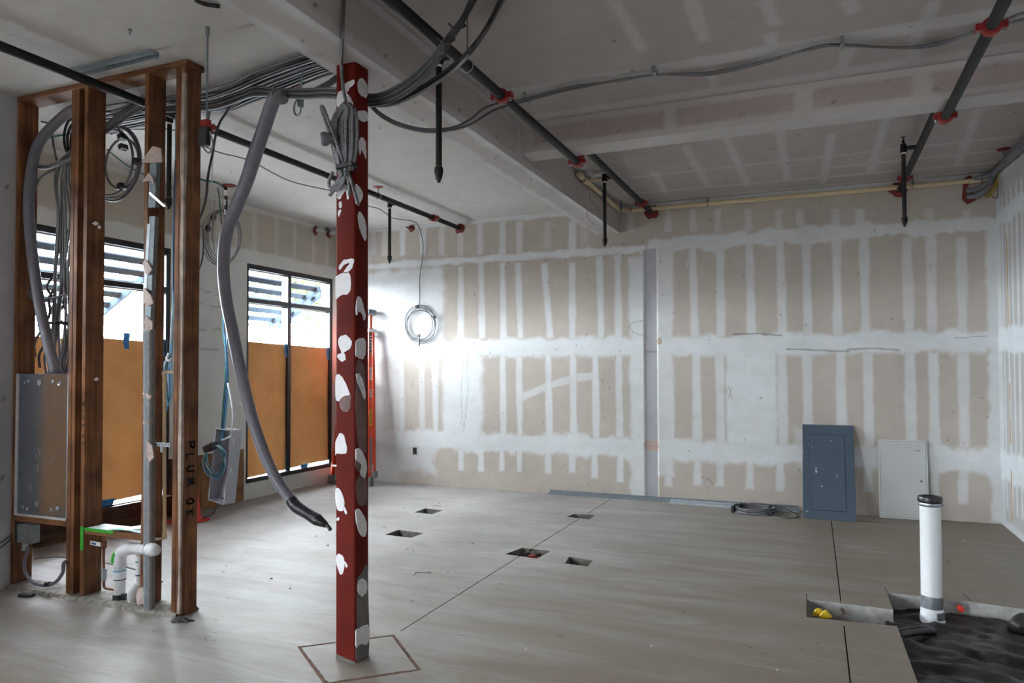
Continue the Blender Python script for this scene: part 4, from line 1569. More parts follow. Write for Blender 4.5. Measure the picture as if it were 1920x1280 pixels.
# metal stud strip on the middle stud, torn and bent, with scraps of board
ms = thing('metal_stud', 'torn galvanized metal stud strip screwed to the middle wood stud, with board scraps', 'metal stud', (-4.09, 3.47, 0.03))
def channel(mb, p, q, wv, wd, fl):
    """C profile between p and q: web width vector wv, flange vector wd"""
    p, q, wv, wd = Vector(p), Vector(q), Vector(wv), Vector(wd)
    t = 0.0012
    up = (q - p).normalized()
    mb.obox((p + q) / 2, wv / 2, (q - p) / 2, wd.normalized() * t)
    for s_ in (-1, 1):
        c = (p + q) / 2 + wv / 2 * s_ + wd * fl / 2
        mb.obox(c, wv.normalized() * t, (q - p) / 2, wd * fl / 2)
    return mb
def pxX(x, y):
    return P(x, y, Y=3.47).x
channel(MB(), (pxX(276, 1132), 3.468, 0.03), (pxX(276, 640), 3.468, 1.86), (0.050, 0.010, 0), (0, 1, 0), 0.035).build('channel', M['galv_dull'], ms)
channel(MB(), (pxX(281, 1132), 3.450, 0.03), (pxX(280, 640), 3.450, 1.84), (0.022, 0.016, 0), (0, 1, 0), 0.016).build('channel', M['galv'], ms)
channel(MB(), (pxX(278, 615), 3.462, 1.87), (pxX(287, 380), 3.464, 2.60), (0.040, 0.010, 0), (0, 1, 0), 0.03).build('channel', M['galv_dull'], ms)
channel(MB(), (pxX(275, 560), 3.452, 2.05), (pxX(283, 400), 3.456, 2.55), (0.020, 0.006, 0), (0, 1, 0), 0.02).build('channel', M['galv'], ms)
channel(MB(), (pxX(285, 360), 3.470, 2.66), (pxX(288, 262), 3.470, 3.04), (0.048, 0.012, 0), (0, 1, 0), 0.03).build('channel', M['galv_dull'], ms)


def scrap(px, Y, parent, mat='gypsum_scrap', th=0.010, name='board_scrap'):
    poly = [P(x, y, Y=Y) for (x, y) in px]
    poly = [v + Vector((rng.normal() * .003, rng.normal() * .004, rng.normal() * .004)) for v in poly]
    return MB().prism(poly, (0, th, 0)).build(name, M[mat], parent)


for pl in [[(264, 305), (276, 286), (287, 275), (301, 279), (304, 304), (282, 304)],
           [(266, 340), (274, 330), (279, 322), (285, 332), (288, 347), (282, 338), (276, 339)],
           [(266, 494), (272, 484), (281, 496), (284, 504), (276, 515), (268, 508)],
           [(268, 545), (274, 540), (284, 556), (287, 566), (276, 575), (268, 566)],
           [(271, 600), (274, 592), (286, 606), (284, 616), (272, 618)],
           [(266, 738), (274, 735), (284, 744), (280, 749), (272, 744)],
           [(268, 790), (275, 785), (278, 794), (270, 798)],
           [(270, 826), (276, 823), (284, 836), (286, 856), (280, 868), (273, 852)]]:
    scrap(pl, 3.445, ms)
scrap([(278, 362), (281, 360), (310, 384), (308, 388)], 3.44, ms, 'alu', 0.012, 'strap_scrap')
for (x0, x1, y) in [(-4.04, -3.87, 1.10)]:
    t = thing('perforated_strap', 'perforated steel strap bridging the middle stud and end stud', 'strap', (x0, 3.49, y))
    MB().box(x0, x1, 3.485, 3.489, y - 0.013, y + 0.013).build('band', M['galv'], t)
    mb = MB()
    for k in range(6):
        xx = x0 + 0.02 + k * 0.027
        mb.cyl((xx, 3.4845, y), (xx, 3.486, y), 0.005, 8)
    mb.build('hole', M['black_print'], t)
    MB().box(x0 + .085, x0 + .107, 3.484, 3.488, y - 0.05, y - .0135).build('tail', M['galv'], t)

# ================================================================== PANEL TUB, JUNCTION BOX
tub = thing('panel_tub', 'galvanized electrical panel back box standing between studs at the far left', 'electrical box', (-5.11, 3.55, 0.53))
x0, x1, z0, z1 = -5.392, -4.866, 0.531, 1.563
MB().box(x0, x1, 3.500, 3.60, z0 + .012, z1).build('box', M['tub'], tub, bevel=0.004)
mb = MB()
mb.box(x0 - .022, x0 + .006, 3.494, 3.4995, z0, z1).box(x0, x1, 3.494, 3.4995, z0, z0 + .016)
mb.build('flange', M['tub_edge'], tub)
for (fx, fz, r) in [(.13, .955, .013), (.20, .965, .010), (.43, .955, .022), (.70, .965, .014), (.83, .95, .017),
                    (.13, .045, .016), (.22, .035, .012), (.42, .075, .022), (.70, .045, .012), (.83, .06, .016)]:
    c = Vector((x0 + fx * (x1 - x0), 3.4995, z0 + (0.02 + fz * .96) * (z1 - z0)))
    k = MB()
    k.lathe(c, (0, -1, 0), [(r, 0), (r, .003), (r * .8, .004), (r * .55, .002), (r * .5, -.0005)], 14)
    k.build('knockout', M['galv'], tub, smooth='auto')
mb = MB()
for _ in range(5):
    xx, zz = rng.uniform(x0 + .15, x1 - .15), rng.uniform(z0 + .15, z0 + .6)
    mb.bar((xx, 3.4985, zz), (xx + rng.normal() * .02, 3.4985, zz + rng.uniform(.03, .09)), 0.0025, 0.0015, (0, 1, 0))
mb.build('chalk_scuff', M['tub_edge'], tub)

jb = thing('junction_box', 'small grey steel junction box under the panel back box', 'junction box', (-5.33, 3.49, 0.42))
p = P(53, 998, Y=3.50)
cx, cz = p.x, p.z
MB().box(cx - .05, cx + .10, 3.45, 3.52, cz - .065, cz + .065).build('box', M['galv_dull'], jb, bevel=0.004)
MB().box(cx - .085, cx - .051, 3.455, 3.52, cz - .07, cz + .07).build('cover', M['black_plastic'], jb, bevel=0.004)
MB().cyl((cx + .0, 3.48, cz - .066), (cx - .01, 3.48, cz - .12), 0.02, 12).build('connector', M['galv'], jb, smooth='auto')


def cable(name, label, cat, pts, r, mat, group=None, n=8, sm=6, parent=None):
    pts = [Vector((p[0], p[1], min(p[2], ZC - r - 0.006))) for p in pts]
    o = MB().tube(pts, r, n, sm).build(name, M[mat], parent, smooth=True)
    if parent is None:
        tag(o, label, cat, group)
    return o


lp = [(cx - .01, 3.48, cz - .10)] + [P(x, y, Y=3.49) for (x, y) in [(52, 1030), (46, 1052), (48, 1074), (62, 1091), (85, 1097), (105, 1090), (118, 1072), (123, 1052)]] + [Vector((-4.88, 3.68, 0.20))]
t = thing('flexible_conduit', 'thin grey flexible conduit looping below the junction box', 'conduit', lp[0])
MB().tube(lp, 0.0125, 10, 6).build('conduit', M['flex'], t, smooth=True)
q = P(90, 1095, Y=3.49)
MB().tube([q - Vector((.02, 0, 0)), q + Vector((.02, 0, 0.005))], 0.017, 8, 2).build('tape_wrap', M['black_tape'], t)
for dz in (0, .03):
    pts = [P(0, 1018 + dz * 300, X=XN + .02), P(22, 1002 + dz * 200, X=XN + .02), P(40, 988, X=XN + .03)]
    cable('data_cable', 'thin black cable from the near left wall to the junction box', 'cable', [pts[0] + Vector((0, -.25, -.12))] + pts, 0.005, 'thin_dark', 'thin black cables at the junction box', 6)
cable('data_cable', 'thin black cable crossing the bay low behind the stud wall', 'cable', [P(65, 1048, Y=3.85), P(85, 1045, Y=3.85), P(125, 1045, Y=3.85)] + [Vector((-4.75, 3.9, .12)), Vector((-4.5, 4.0, .01))], 0.006, 'grey_wire', None, 6)

# big flexible conduit down the left bay
pts = [P(168, 201, Y=3.74), P(150, 205, Y=3.72), P(130, 210, Y=3.71), P(100, 235, Y=3.68), P(72, 270, Y=3.62), P(59, 320, Y=3.57), P(54, 380, Y=3.555), P(58, 450, Y=3.555), P(66, 520, Y=3.555), P(78, 590, Y=3.555), P(92, 650, Y=3.555), P(106, 702, Y=3.555)]
t = thing('flexible_conduit', 'thick grey flexible conduit arching down the left stud bay into the panel box', 'conduit', pts[-1])
MB().tube(pts, 0.038, 14, 6).build('conduit', M['flex'], t, smooth=True)

# cables from the strap down to the panel box
BAY = 'armoured cables hanging in the left stud bay'
for i in range(16):
    f = i / 15
    top = Vector((-5.285 + 0.255 * f + rng.normal() * .004, 3.68 + rng.uniform(-.02, .04), 3.115))
    s1 = Vector((-4.95 + .1 * f, 3.73 + .03 * rng.random(), 3.33 + 0.05 * rng.random()))
    s0 = Vector((-4.62 + .1 * rng.random(), 3.80 + .1 * rng.random(), 3.575))
    end = Vector((-5.29 + 0.26 * ((f * 0.8 + rng.uniform(0, .2))), 3.62 + rng.uniform(-.01, .02), 1.545))
    mid = [top.lerp(end, k) + Vector((rng.normal() * .014 + (.012 if f > .5 else -.01), rng.normal() * .012 + .02, 0)) for k in (.25, .5, .72, .9)]
    cable('armoured_cable', 'thin steel armoured cable hanging in the left stud bay above the panel box', 'cable', [s0, s1, top] + mid + [end], 0.0085, 'mc', BAY, 7, 5)
cable('armoured_cable', 'pale cable bowing out left of the others above the panel box', 'cable', [Vector((-5.26, 3.66, 3.10)), P(72, 340, Y=3.62), P(55, 400, Y=3.60), P(48, 470, Y=3.60), P(52, 540, Y=3.58), P(66, 565, Y=3.58), P(92, 560, Y=3.60), P(125, 551, Y=3.62)], 0.0085, 'mc', None, 7, 5)
for (a, b) in [((66, 640), (92, 560)), ((112, 690), (118, 560)), ((100, 620), (88, 540)), ((75, 660), (110, 590)), ((120, 650), (96, 585))]:
    p0, p1 = P(*a, Y=3.70), P(*b, Y=3.72)
    cable('armoured_cable', 'short dark cable tangled above the panel back box', 'cable', [p0 + Vector((0, 0, -.12)), p0, p0.lerp(p1, .5) + Vector((.05, .02, .03)), p1, p1 + Vector((.06, 0, .08))], 0.010, 'mc_dark', 'tangled dark cables above the panel box', 7, 5)
o = MB().tube([(-5.42, 3.645, 3.13), (-5.3, 3.63, 3.11), (-5.15, 3.628, 3.125), (-4.99, 3.64, 3.15)], 0.016, 8, 5).build('cable_strap', M['mc'], None, smooth=True)
tag(o, 'armoured cable strap holding the hanging cables in the left stud bay', 'strap')
q0, q1 = P(30, 547, Y=3.56), P(62, 547, Y=3.60)
o = MB().bar(q0, q1, 0.012, 0.02).build('conduit_clip', M['galv'])
tag(o, 'small steel clip holding the thick conduit to the left stud', 'clip')
for (y, w_) in [(610, 3.66)]:
    q0, q1 = P(72, y, Y=w_), P(128, y - 4, Y=w_)
    cable('armoured_cable', 'cable tied across the hanging cables just above the panel', 'cable', [q0, q0.lerp(q1, .5) + Vector((0, -.02, .01)), q1], 0.012, 'mc_dark', None, 7, 4)

# ---- coil hung behind the studs
t = thing('cable_coil', 'coil of steel armoured cable hanging behind the paired and middle studs', 'cable coil', P(225, 305, Y=3.95))
for k, (dr, dx) in enumerate([(0, 0), (.02, .01), (.035, -.01), (-.06, .03)]):
    c = P(208 + 2 * k, 305, Y=3.95)
    R_ = 0.255 + dr
    pts = [c + Vector((dx + R_ * .93 * math.cos(g), .015 * k, R_ * 1.0 * math.sin(g))) for g in np.linspace(0, 2 * math.pi, 22)[:-1]]
    MB().tube(pts, 0.0095, 8, 3, True).build('cable', M['mc'], t, smooth=True)
for (x, y) in [(229, 257), (231, 276), (257, 303), (229, 349)]:
    c = P(x, y, Y=3.94)
    MB().obox(c, (.018, 0, .006), (0, .03, 0), (-.006, 0, .018)).build('cable_tie', M['black_tape'], t)
MB().tube([P(212, 215, Y=3.95), P(220, 235, Y=3.95), P(229, 257, Y=3.94)], 0.008, 7, 4).build('cable', M['mc'], t, smooth=True)
cable('data_cable', 'thin green cable stretched behind the studs below the coil', 'cable', [P(200, 280, Y=4.4), P(245, 314, Y=4.6), P(320, 350, Y=5.0), P(372, 375, Y=5.6)], 0.006, 'green_wire', None, 6)
cable('data_cable', 'thin dark cable sagging under the ceiling behind the end stud', 'cable', [P(230, 220, Y=4.3), P(262, 233, Y=4.35), P(330, 245, Y=4.4), P(380, 272, Y=4.5), P(412, 286, Y=4.7), P(470, 302, Z=3.50), P(540, 338, Z=3.52), P(605, 354, Z=3.56), P(640, 362, Z=3.57), P(688, 385, Z=3.57), P(712, 392, Z=3.57), P(735, 408, Z=3.57), P(760, 412, Z=3.58), P(778, 416, Z=3.59), P(787, 428, Y=8.76)], 0.0065, 'grey_wire', None, 6)
cable('data_cable', 'thin dark cable curving at the top of the left stud bay', 'cable', [P(78, 212, Y=3.9), P(95, 235, Y=3.9), P(100, 270, Y=3.9), P(106, 300, Y=3.8)], 0.008, 'mc_dark', None, 6)
cable('data_cable', 'thin dark straight cable crossing the upper left stud bay', 'cable', [P(84, 212, Y=4.2), P(108, 225, Y=4.2), P(135, 240, Y=4.2)], 0.007, 'green_wire', None, 6)
t = thing('cable_coil', 'small dark coil of cable at the top of the left stud bay', 'cable coil', P(130, 260, Y=3.9))
for k in range(4):
    c = P(134, 256 + k * 3, Y=3.9)
    pts = [c + Vector((.085 * math.cos(g) + .01 * k, .02 * k, (.14 - .012 * k) * math.sin(g))) for g in np.linspace(0, 2 * math.pi, 16)[:-1]]
    MB().tube(pts, 0.010, 7, 3, True).build('cable', M['mc_dark'], t, smooth=True)

# ================================================================== CEILING CABLE BUNDLE
CB = 'armoured cables bundled along the ceiling left of the beam'
for i in range(18):
    f = i / 17
    lay = 3.60 - 0.028 * (i % 2) - 0.01 * rng.random()
    pts = [(B1L + .0, 3.66 + .31 * f, 3.595 - 0.02 * (i % 2)), (-2.95, 3.70 + .25 * f, lay), (-3.4, 3.78 + .27 * f + rng.normal() * .01, lay), (-3.8, 3.88 + .26 * f + rng.normal() * .012, lay - .006),
           (-4.1, 3.90 + .30 * f + rng.normal() * .02, lay - 0.01), (-4.46, 3.86 + .36 * f + rng.normal() * .02, 3.585 + .006 * rng.random()), (-4.9, 3.84 + .4 * f + rng.normal() * .03, 3.57), (-5.44, 3.82 + .44 * f, 3.57)]
    cable('armoured_cable', 'dark armoured cable in the flat bundle along the ceiling left of the beam', 'cable', pts, 0.0085, 'mc_dark' if i % 3 else 'mc', CB, 7, 5)
# looser cables below it, running across behind the column and on to the right
SB = 'looser armoured cables sagging under the ceiling bundle'
for i in range(5):
    pts = [P(230 + 8 * i, 196 + 3 * i, Y=3.95), P(330, 200 + 2 * i, Y=3.92), P(400, 190 + 3.5 * i, Y=3.9), P(455, 172 + 3.5 * i, Y=3.85), P(480, 163 + 4 * i, Y=3.8), P(520, 168 + 3 * i, Y=3.72), P(570, 168 + 4 * i, Y=3.62), P(610, 166 + 4 * i, Y=3.55), P(660, 170 + 4 * i, Y=3.55), P(692, 182 + 3 * i, Y=3.55)]
    cable('armoured_cable', 'armoured cable sagging loose below the ceiling bundle towards the column', 'cable', pts, 0.0095, 'mc_dark' if i % 2 else 'mc', SB, 8, 5)
for i in range(3):
    pts = [P(560, 173 + 3 * i, Y=3.66), P(590, 168 + 3 * i, Y=3.6), P(615, 155 + 3 * i, Y=3.56), P(640, 142 + 3 * i, Y=3.5)]
    cable('armoured_cable', 'armoured cable rising behind the column head', 'cable', pts + [Vector((-2.40, 3.50, 3.24))], 0.012, 'mc_dark', 'armoured cables rising behind the column head', 8, 5)
# bundle right of the column, rising under the middle pipe
RB = 'armoured cables curving up from the column to the ceiling'
for i in range(13):
    f = i / 12
    a = rng.normal() * .006
    if i < 8:
        g = i / 7
        pts = [Vector((-2.50, 3.50 + .03 * g, 3.22 - .06 * g)), P(692, 178 + 20 * g, Y=3.52), P(725, 172 + 22 * g, Y=3.48 + a), P(765, 148 + 26 * g, Y=3.42 + a), P(805, 112 + 26 * g, Y=3.3 + a), P(838, 70 + 18 * g, Y=3.12 + a), P(868, 30 + 12 * g, Z=3.56 - .03 * g), P(892 + 14 * g, -25, Z=3.585 - .02 * g)]
    else:
        g = (i - 8) / 4
        pts = [Vector((-2.50, 3.53, 3.18 - .03 * g)), P(692, 188 + 10 * g, Y=3.54), P(735, 186 + 10 * g, Y=3.52 + a), P(790, 163 + 10 * g, Y=3.46 + a), P(845, 126 + 10 * g, Y=3.36 + a), P(885, 88 + 8 * g, Y=3.22 + a), P(915, 45 + 8 * g, Z=3.56 - .02 * g), P(944 + 10 * g, -15, Z=3.585 - .02 * g), P(970 + 10 * g, -70, Z=3.59)]
    cable('armoured_cable', ['armoured cable in the upper strand curving from the column up to the ceiling', 'armoured cable in the lower strand curving from the column up to the ceiling'][i >= 8], 'cable', pts, 0.0095, 'mc_dark' if i % 3 else 'mc', [RB + ', upper strand', RB + ', lower strand'][i >= 8], 8, 6)
for i, (x, y) in enumerate([(858, 46), (838, 72)]):
    c = P(x, y + 4, Y=3.05)
    o = MB().tube([c + Vector((-.035, -.03, .01)), c + Vector((0, -.025, -.02)), c + Vector((.035, .01, 0)), c + Vector((.02, .02, .02))], 0.005, 6, 4).build('cable_tie', M['black_tape'], None, smooth=True)
    tag(o, 'black tie round the cables curving up under the middle pipe', 'cable tie', 'black ties on the curving cables')
# two cables sagging under the beam, then along the ceiling joint to the far right
for i in range(2):
    e = 4 * i
    pts = [Vector((-2.42, 3.50, 3.17 - .01 * i)), P(694, 195 + e, Y=3.53), P(715, 214 + e, Y=3.55), P(750, 232 + e, Y=3.62), P(800, 243 + e, Y=3.75), P(850, 239 + e, Y=3.95), P(885, 222 + e * 2.5, Y=4.15), P(905, 205 + e * 3.5, Y=4.3), P(935, 193 + e * 2.5, Y=4.5), P(985, 186 + e, Z=3.56), P(1050, 168 + e, Z=3.59), P(1090, 160 + e, Z=3.59), P(1170, 150 - e * .5, Z=3.59), P(1230, 140, Z=3.595 - .016 * i),
           P(1330, 140 - e, Z=3.59), P(1430, 118 - e * .6, Z=3.59), P(1530, 88 + e * .5, Z=3.59), P(1580, 84 + e * .3, Z=3.595 - .016 * i), P(1690, 90 - e * .2, Z=3.59), P(1760, 84 - e, Z=3.59), P(1842, 52 + e, Z=3.585), P(1920, 24 + e * 3, Z=3.59), P(1990, 0 + e * 3, Z=3.59)]
    cable('armoured_cable', ['upper', 'lower'][i] + ' of two long armoured cables swagged across the right half of the ceiling', 'cable', pts, 0.0085, 'mc', 'two long armoured cables across the ceiling', 8, 6)
for (x, y, lb) in [(1228, 138, 'left'), (1579, 84, 'right'), (988, 186, 'first')]:
    c = P(x, y, Z=3.585)
    t = thing('cable_clamp', 'perforated steel clamp holding the two ceiling cables, %s' % {'left': 'the middle of three', 'right': 'nearest the right pipe', 'first': 'next to the red middle pipe coupling'}[lb], 'clamp', c)
    MB().box(c.x - .012, c.x + .012, c.y - .05, c.y + .05, 3.572, 3.577).build('band', M['galv'], t)
    mb = MB()
    for k in range(3):
        mb.cyl((c.x, c.y - .035 + .035 * k, 3.5715), (c.x, c.y - .035 + .035 * k, 3.573), 0.005, 8)
    mb.build('hole', M['black_print'], t)
    for s_ in (-1, 1):
        MB().box(c.x - .012, c.x + .012, c.y + s_ * .05 - .003, c.y + s_ * .05 + .003, 3.572, 3.62).build('leg', M['galv'], t)
# cable dropping over the beam edge to the column
cable('armoured_cable', 'single armoured cable dropping past the beam down the column front', 'cable', [P(648, -40, X=B1R + .02), P(645, 15, X=B1R + .02), P(642, 70, X=B1R + .015), P(640, 118, Y=3.27), P(643, 160, Y=3.285), P(648, 190, Y=3.285), P(652, 205, Y=3.29)], 0.0095, 'mc', None, 8, 6)
# hank tied on the column
hk = thing('cable_hank', 'grey hank of armoured cables tied and hung on the red column', 'cable coil', P(655, 330, Y=3.27))
for k in range(8):
    dx = (k - 3.5) * 4.2
    yf = 3.285 - 0.012 * (k % 3)
    top = [(648 + dx * .35, 196 + 3 * (k % 3)), (656 + dx * .6, 200 + 2 * (k % 4))]
    pts = [P(645 + dx * .5, 330, Y=yf), P(638 + dx * .9, 280, Y=yf), P(637 + dx, 230, Y=yf), P(*top[0], Y=yf), P(*top[1], Y=yf - .01), P(655 + dx, 232, Y=yf - .01), P(655 + dx * .9, 280, Y=yf - .01), P(652 + dx * .5, 320, Y=yf - .012)]
    MB().tube(pts, 0.0095, 8, 6).build('cable', M['mc'], hk, smooth=True)
for (pxs) in [[(652, 325), (638, 345), (625, 358), (618, 367)], [(648, 328), (634, 343), (620, 352), (617, 340), (624, 322)], [(650, 328), (640, 350), (632, 356)], [(655, 328), (662, 350), (668, 372), (672, 384)], [(652, 328), (655, 350), (655, 366)], [(646, 320), (636, 335), (630, 345), (628, 352)]]:
    MB().tube([P(x, y, Y=3.275) for (x, y) in pxs], 0.0095, 8, 6).build('cable', M['mc'], hk, smooth=True)
MB().tube([P(640, 320, Y=3.27), P(630, 285, Y=3.26), P(615, 240, Y=3.22), P(603, 205, Y=3.20), P(606, 202, Y=3.19), P(618, 232, Y=3.2), P(632, 270, Y=3.24), P(645, 305, Y=3.26)], 0.0095, 8, 6).build('cable', M['mc'], hk, smooth=True)
c = P(650, 312, Y=3.262)
MB().obox(c, (.055, 0, .004), (0, .03, 0), (-.001, 0, .014)).build('tape_band', M['black_tape'], hk, bevel=0.005)
c = P(612, 262, Y=3.22)
MB().lathe(c + Vector((-.02, -.02, 0)), (.8, .5, .1), [(.032, 0), (.038, .008), (.038, .03), (.026, .045), (.02, .07)], 14).build('connector', M['flex_dark'], hk, smooth='auto')

# ================================================================== HANGING CONDUIT
pts = [P(522, 178, Y=3.66), P(512, 190, Y=3.68), P(495, 240, Y=3.72), P(478, 290, Y=3.75), P(462, 340, Y=3.78), P(440, 395, Y=3.80), P(424, 440, Y=3.82), P(419, 500, Y=3.84), P(424, 560, Y=3.85), P(436, 620, Y=3.86), P(452, 700, Y=3.86), P(472, 780, Y=3.86), P(495, 850, Y=3.86), P(522, 905, Y=3.86), P(548, 940, Y=3.86)]
t = thing('hanging_conduit', 'long thick grey conduit hanging from the ceiling cables with a black taped end', 'conduit', pts[0])
MB().tube(pts, [0.042, .044, .045, .047, .045, .044, .042, .040, .040, .040, .040, .038, .038, .036, .034], 14, 6).build('conduit', M['flex'], t, smooth=True)
pts2 = [P(545, 936, Y=3.86), P(556, 950, Y=3.86), P(575, 962, Y=3.85), P(595, 974, Y=3.84), P(612, 984, Y=3.84)]
MB().tube(pts2, [.038, .040, .036, .040, .018], 12, 5).build('taped_end', M['black_tape'], t, smooth=True)
MB().prism([P(592, 972, Y=3.83), P(604, 985, Y=3.83), P(598, 987, Y=3.83), P(586, 976, Y=3.83)], (0, .012, 0)).build('tape_flap', M['black_tape'], t)
MB().tube([P(611, 983, Y=3.84), P(616, 987, Y=3.84), P(620, 994, Y=3.84)], 0.012, 8, 3).build('cable_stub', M['black_tape'], t, smooth=True)
c = P(527, 182, Y=3.64)
MB().lathe(c, (.4, -.2, -1), [(.03, -.03), (.042, -.02), (.042, .025), (.03, .03)], 12).build('coupling', M['flex_dark'], t, smooth='auto')
for i, pp in enumerate([[(437, 188), (425, 210), (412, 230), (403, 260), (398, 290), (390, 330), (387, 365), (380, 395), (368, 420)], [(397, 196), (392, 215), (388, 235), (383, 262)]]):
    cable('armoured_cable', ['armoured cable dropping in a curve between the end stud and the hanging conduit', 'short armoured cable dropping beside the end stud head'][i], 'cable', [P(x, y, Y=3.9 + .2 * k / len(pp)) for k, (x, y) in enumerate(pp)], 0.009, 'mc_dark', None, 7, 5)

# ================================================================== SPRINKLER PIPES
def coupling(parent, c, axis, r, name='coupling'):
    """grooved coupling: two half shells with bolt pads"""
    c, t = Vector(c), Vector(axis).normalized()
    mb = MB()
    mb.lathe(c, t, [(r * 1.1, -.026), (r * 1.45, -.024), (r * 1.55, -.012), (r * 1.42, 0), (r * 1.55, .012), (r * 1.45, .024), (r * 1.1, .026)], 18)
    side = t.cross(Vector((0, 0, 1)))
    if side.length < .1:
        side = Vector((1, 0, 0))
    side.normalize()
    upv = side.cross(t)
    for s_ in (-1, 1):
        mb.obox(c + side * (r * 1.85 * s_), side * r * .45, t * .022, upv * .018)
    o = mb.build(name, M['red_fitting'], parent, smooth='auto')
    for s_ in (-1, 1):
        MB().cyl(c + side * (r * 1.9 * s_) - upv * .035, c + side * (r * 1.9 * s_) + upv * .035, .008, 8).build('bolt', M['galv'], o)
    return o


def hanger(parent, c, r, ztop, axis=(0, 1, 0), disc=None):
    c = Vector(c)
    o = MB().ring(c, axis, r * 1.12, .004, 20, 6).build('hanger_ring', M['galv'], parent, smooth=True)
    MB().cyl(c + Vector((0, 0, r * 1.1)), (c.x, c.y, ztop), .005, 8).build('hanger_rod', M['galv_dull'], parent)
    if disc:
        MB().lathe((c.x, c.y, ztop), (0, 0, -1), [(.055, 0), (.05, .006), (.012, .010), (.012, .02)], 18).build('ceiling_plate', M['red_fitting'], parent, smooth='auto')
    return o


def drop(parent, main, d, zb, r=.0175, up=0.0):
    """tee off the main, nipple, hanging pipe with its reducer at the bottom"""
    x, y, z = main
    xd = x + d
    o = MB().lathe((xd, y, z + .04), (0, 0, -1), [(.016, 0), (.024, .004), (.024, .04), (.027, .05), (.027, .075), (.020, .078)], 14).build('tee', M['black_pipe_clean'], parent, smooth='auto')
    MB().cyl((x, y, z), (xd, y, z), .019, 12).build('branch', M['black_pipe_clean'], parent, smooth='auto')
    if up:
        MB().lathe((xd, y, z + .04), (0, 0, 1), [(.012, 0), (.012, up), (.005, up + .005), (.005, up + .025), (.02, up + .028), (.02, up + .033)], 12).build('test_valve', M['black_pipe_clean'], parent, smooth='auto')
    MB().cyl((xd, y, z - .035), (xd, y, zb + .085), r, 16).build('drop_pipe', M['black_pipe'], parent, smooth='auto')
    MB().cyl((xd, y, z - .052), (xd, y, z - .040), r * 1.1, 14).build('seal_ring', M['white_print'], parent, smooth='auto')
    MB().cyl((xd, y, zb + .082), (xd, y, zb + .094), r * 1.08, 14).build('seal_ring', M['copper'], parent, smooth='auto')
    MB().lathe((xd, y, zb + .085), (0, 0, -1), [(.022, 0), (.025, .006), (.025, .03), (.018, .06), (.018, .068), (.010, .069), (.010, .085)], 14).build('reducer', M['black_pipe_clean'], parent, smooth='auto')


def escutcheon(parent, c, axis, R, mat='firestop'):
    mb = MB()
    c, t = Vector(c), Vector(axis).normalized()
    a = t.orthogonal().normalized()
    b = t.cross(a)
    k = 18
    rs = [R * (1 + .12 * rng.normal()) for _ in range(k)]
    rim = [c + a * (rs[i] * math.cos(2 * math.pi * i / k)) + b * (rs[i] * math.sin(2 * math.pi * i / k)) for i in range(k)]
    inn = [c + t * .03 + (p - c) * .45 for p in rim]
    mb.add(rim + inn, [(i, (i + 1) % k, k + (i + 1) % k, k + i) for i in range(k)] + [tuple(range(k, 2 * k))])
    return mb.build('firestop_collar', M[mat], parent, smooth=True)


def jog_pipe(label, X, z0, z1, yj, yc, yh, ycw, rod=True):
    r = 0.031
    t = thing('sprinkler_pipe', label, 'pipe', (X, 5.0, z0))
    MB().cyl((X, 0.6, z0), (X, yj, z0), r, 20).build('pipe', M['black_pipe'], t, smooth='auto')
    for y in yc:
        coupling(t, (X, y, z0), (0, 1, 0), r)
    coupling(t, (X, yj + .0, z0), (0, 1, 0), r)
    # red elbows stepping up behind the cross beam
    el = MB()
    el.tube([(X, yj, z0), (X, yj + .07, z0), (X, yj + .10, z0 + .03), (X, yj + .10, z1 - .03), (X, yj + .13, z1), (X, yj + .2, z1)], r * 1.15, 14, 4)
    el.build('elbow', M['red_fitting'], t, smooth=True)
    MB().cyl((X, yj + .18, z1), (X, YB, z1), r, 20).build('pipe', M['black_pipe'], t, smooth='auto')
    coupling(t, (X, ycw, z1), (0, 1, 0), r)
    escutcheon(t, (X, YB - .004, z1), (0, -1, 0), .085)
    for y in yh:
        hanger(t, (X, y, z0), r, ZC)
    return t


t1 = jog_pipe('black sprinkler pipe running from top centre under the cross beam to the back wall', -1.838, 3.335, 3.508, 5.80, [4.22], [3.72], 8.25)
drop(t1, (-1.838, 3.56, 3.335), -.10, 2.632)
drop(t1, (-1.838, 7.02, 3.508), -.10, 2.815)
t2 = jog_pipe('black sprinkler pipe running from the top right corner to the back wall', 0.852, 3.345, 3.52, 5.80, [4.36], [3.0], 8.28)
drop(t2, (0.852, 7.15, 3.52), -.125, 2.83, up=.03)
XLp, ZLp = -4.463, 3.518
t3 = thing('sprinkler_pipe', 'black sprinkler pipe running from the upper left edge through the stud wall', 'pipe', (XLp, 5.0, ZLp))
MB().cyl((XLp, .4, ZLp), (XLp, YB, ZLp), .030, 20).build('pipe', M['black_pipe'], t3, smooth='auto')
coupling(t3, (XLp, 4.36, ZLp), (0, 1, 0), .030)
coupling(t3, (XLp, 8.07, ZLp), (0, 1, 0), .030)
escutcheon(t3, (XLp, YB - .004, ZLp), (0, -1, 0), .07)
hanger(t3, (XLp, 6.80, ZLp), .030, ZC, (0, 1, 0), True)
drop(t3, (XLp, 7.20, ZLp), -.105, 2.828)
drop(t3, (XLp, 4.06, ZLp), -.085, 2.815)

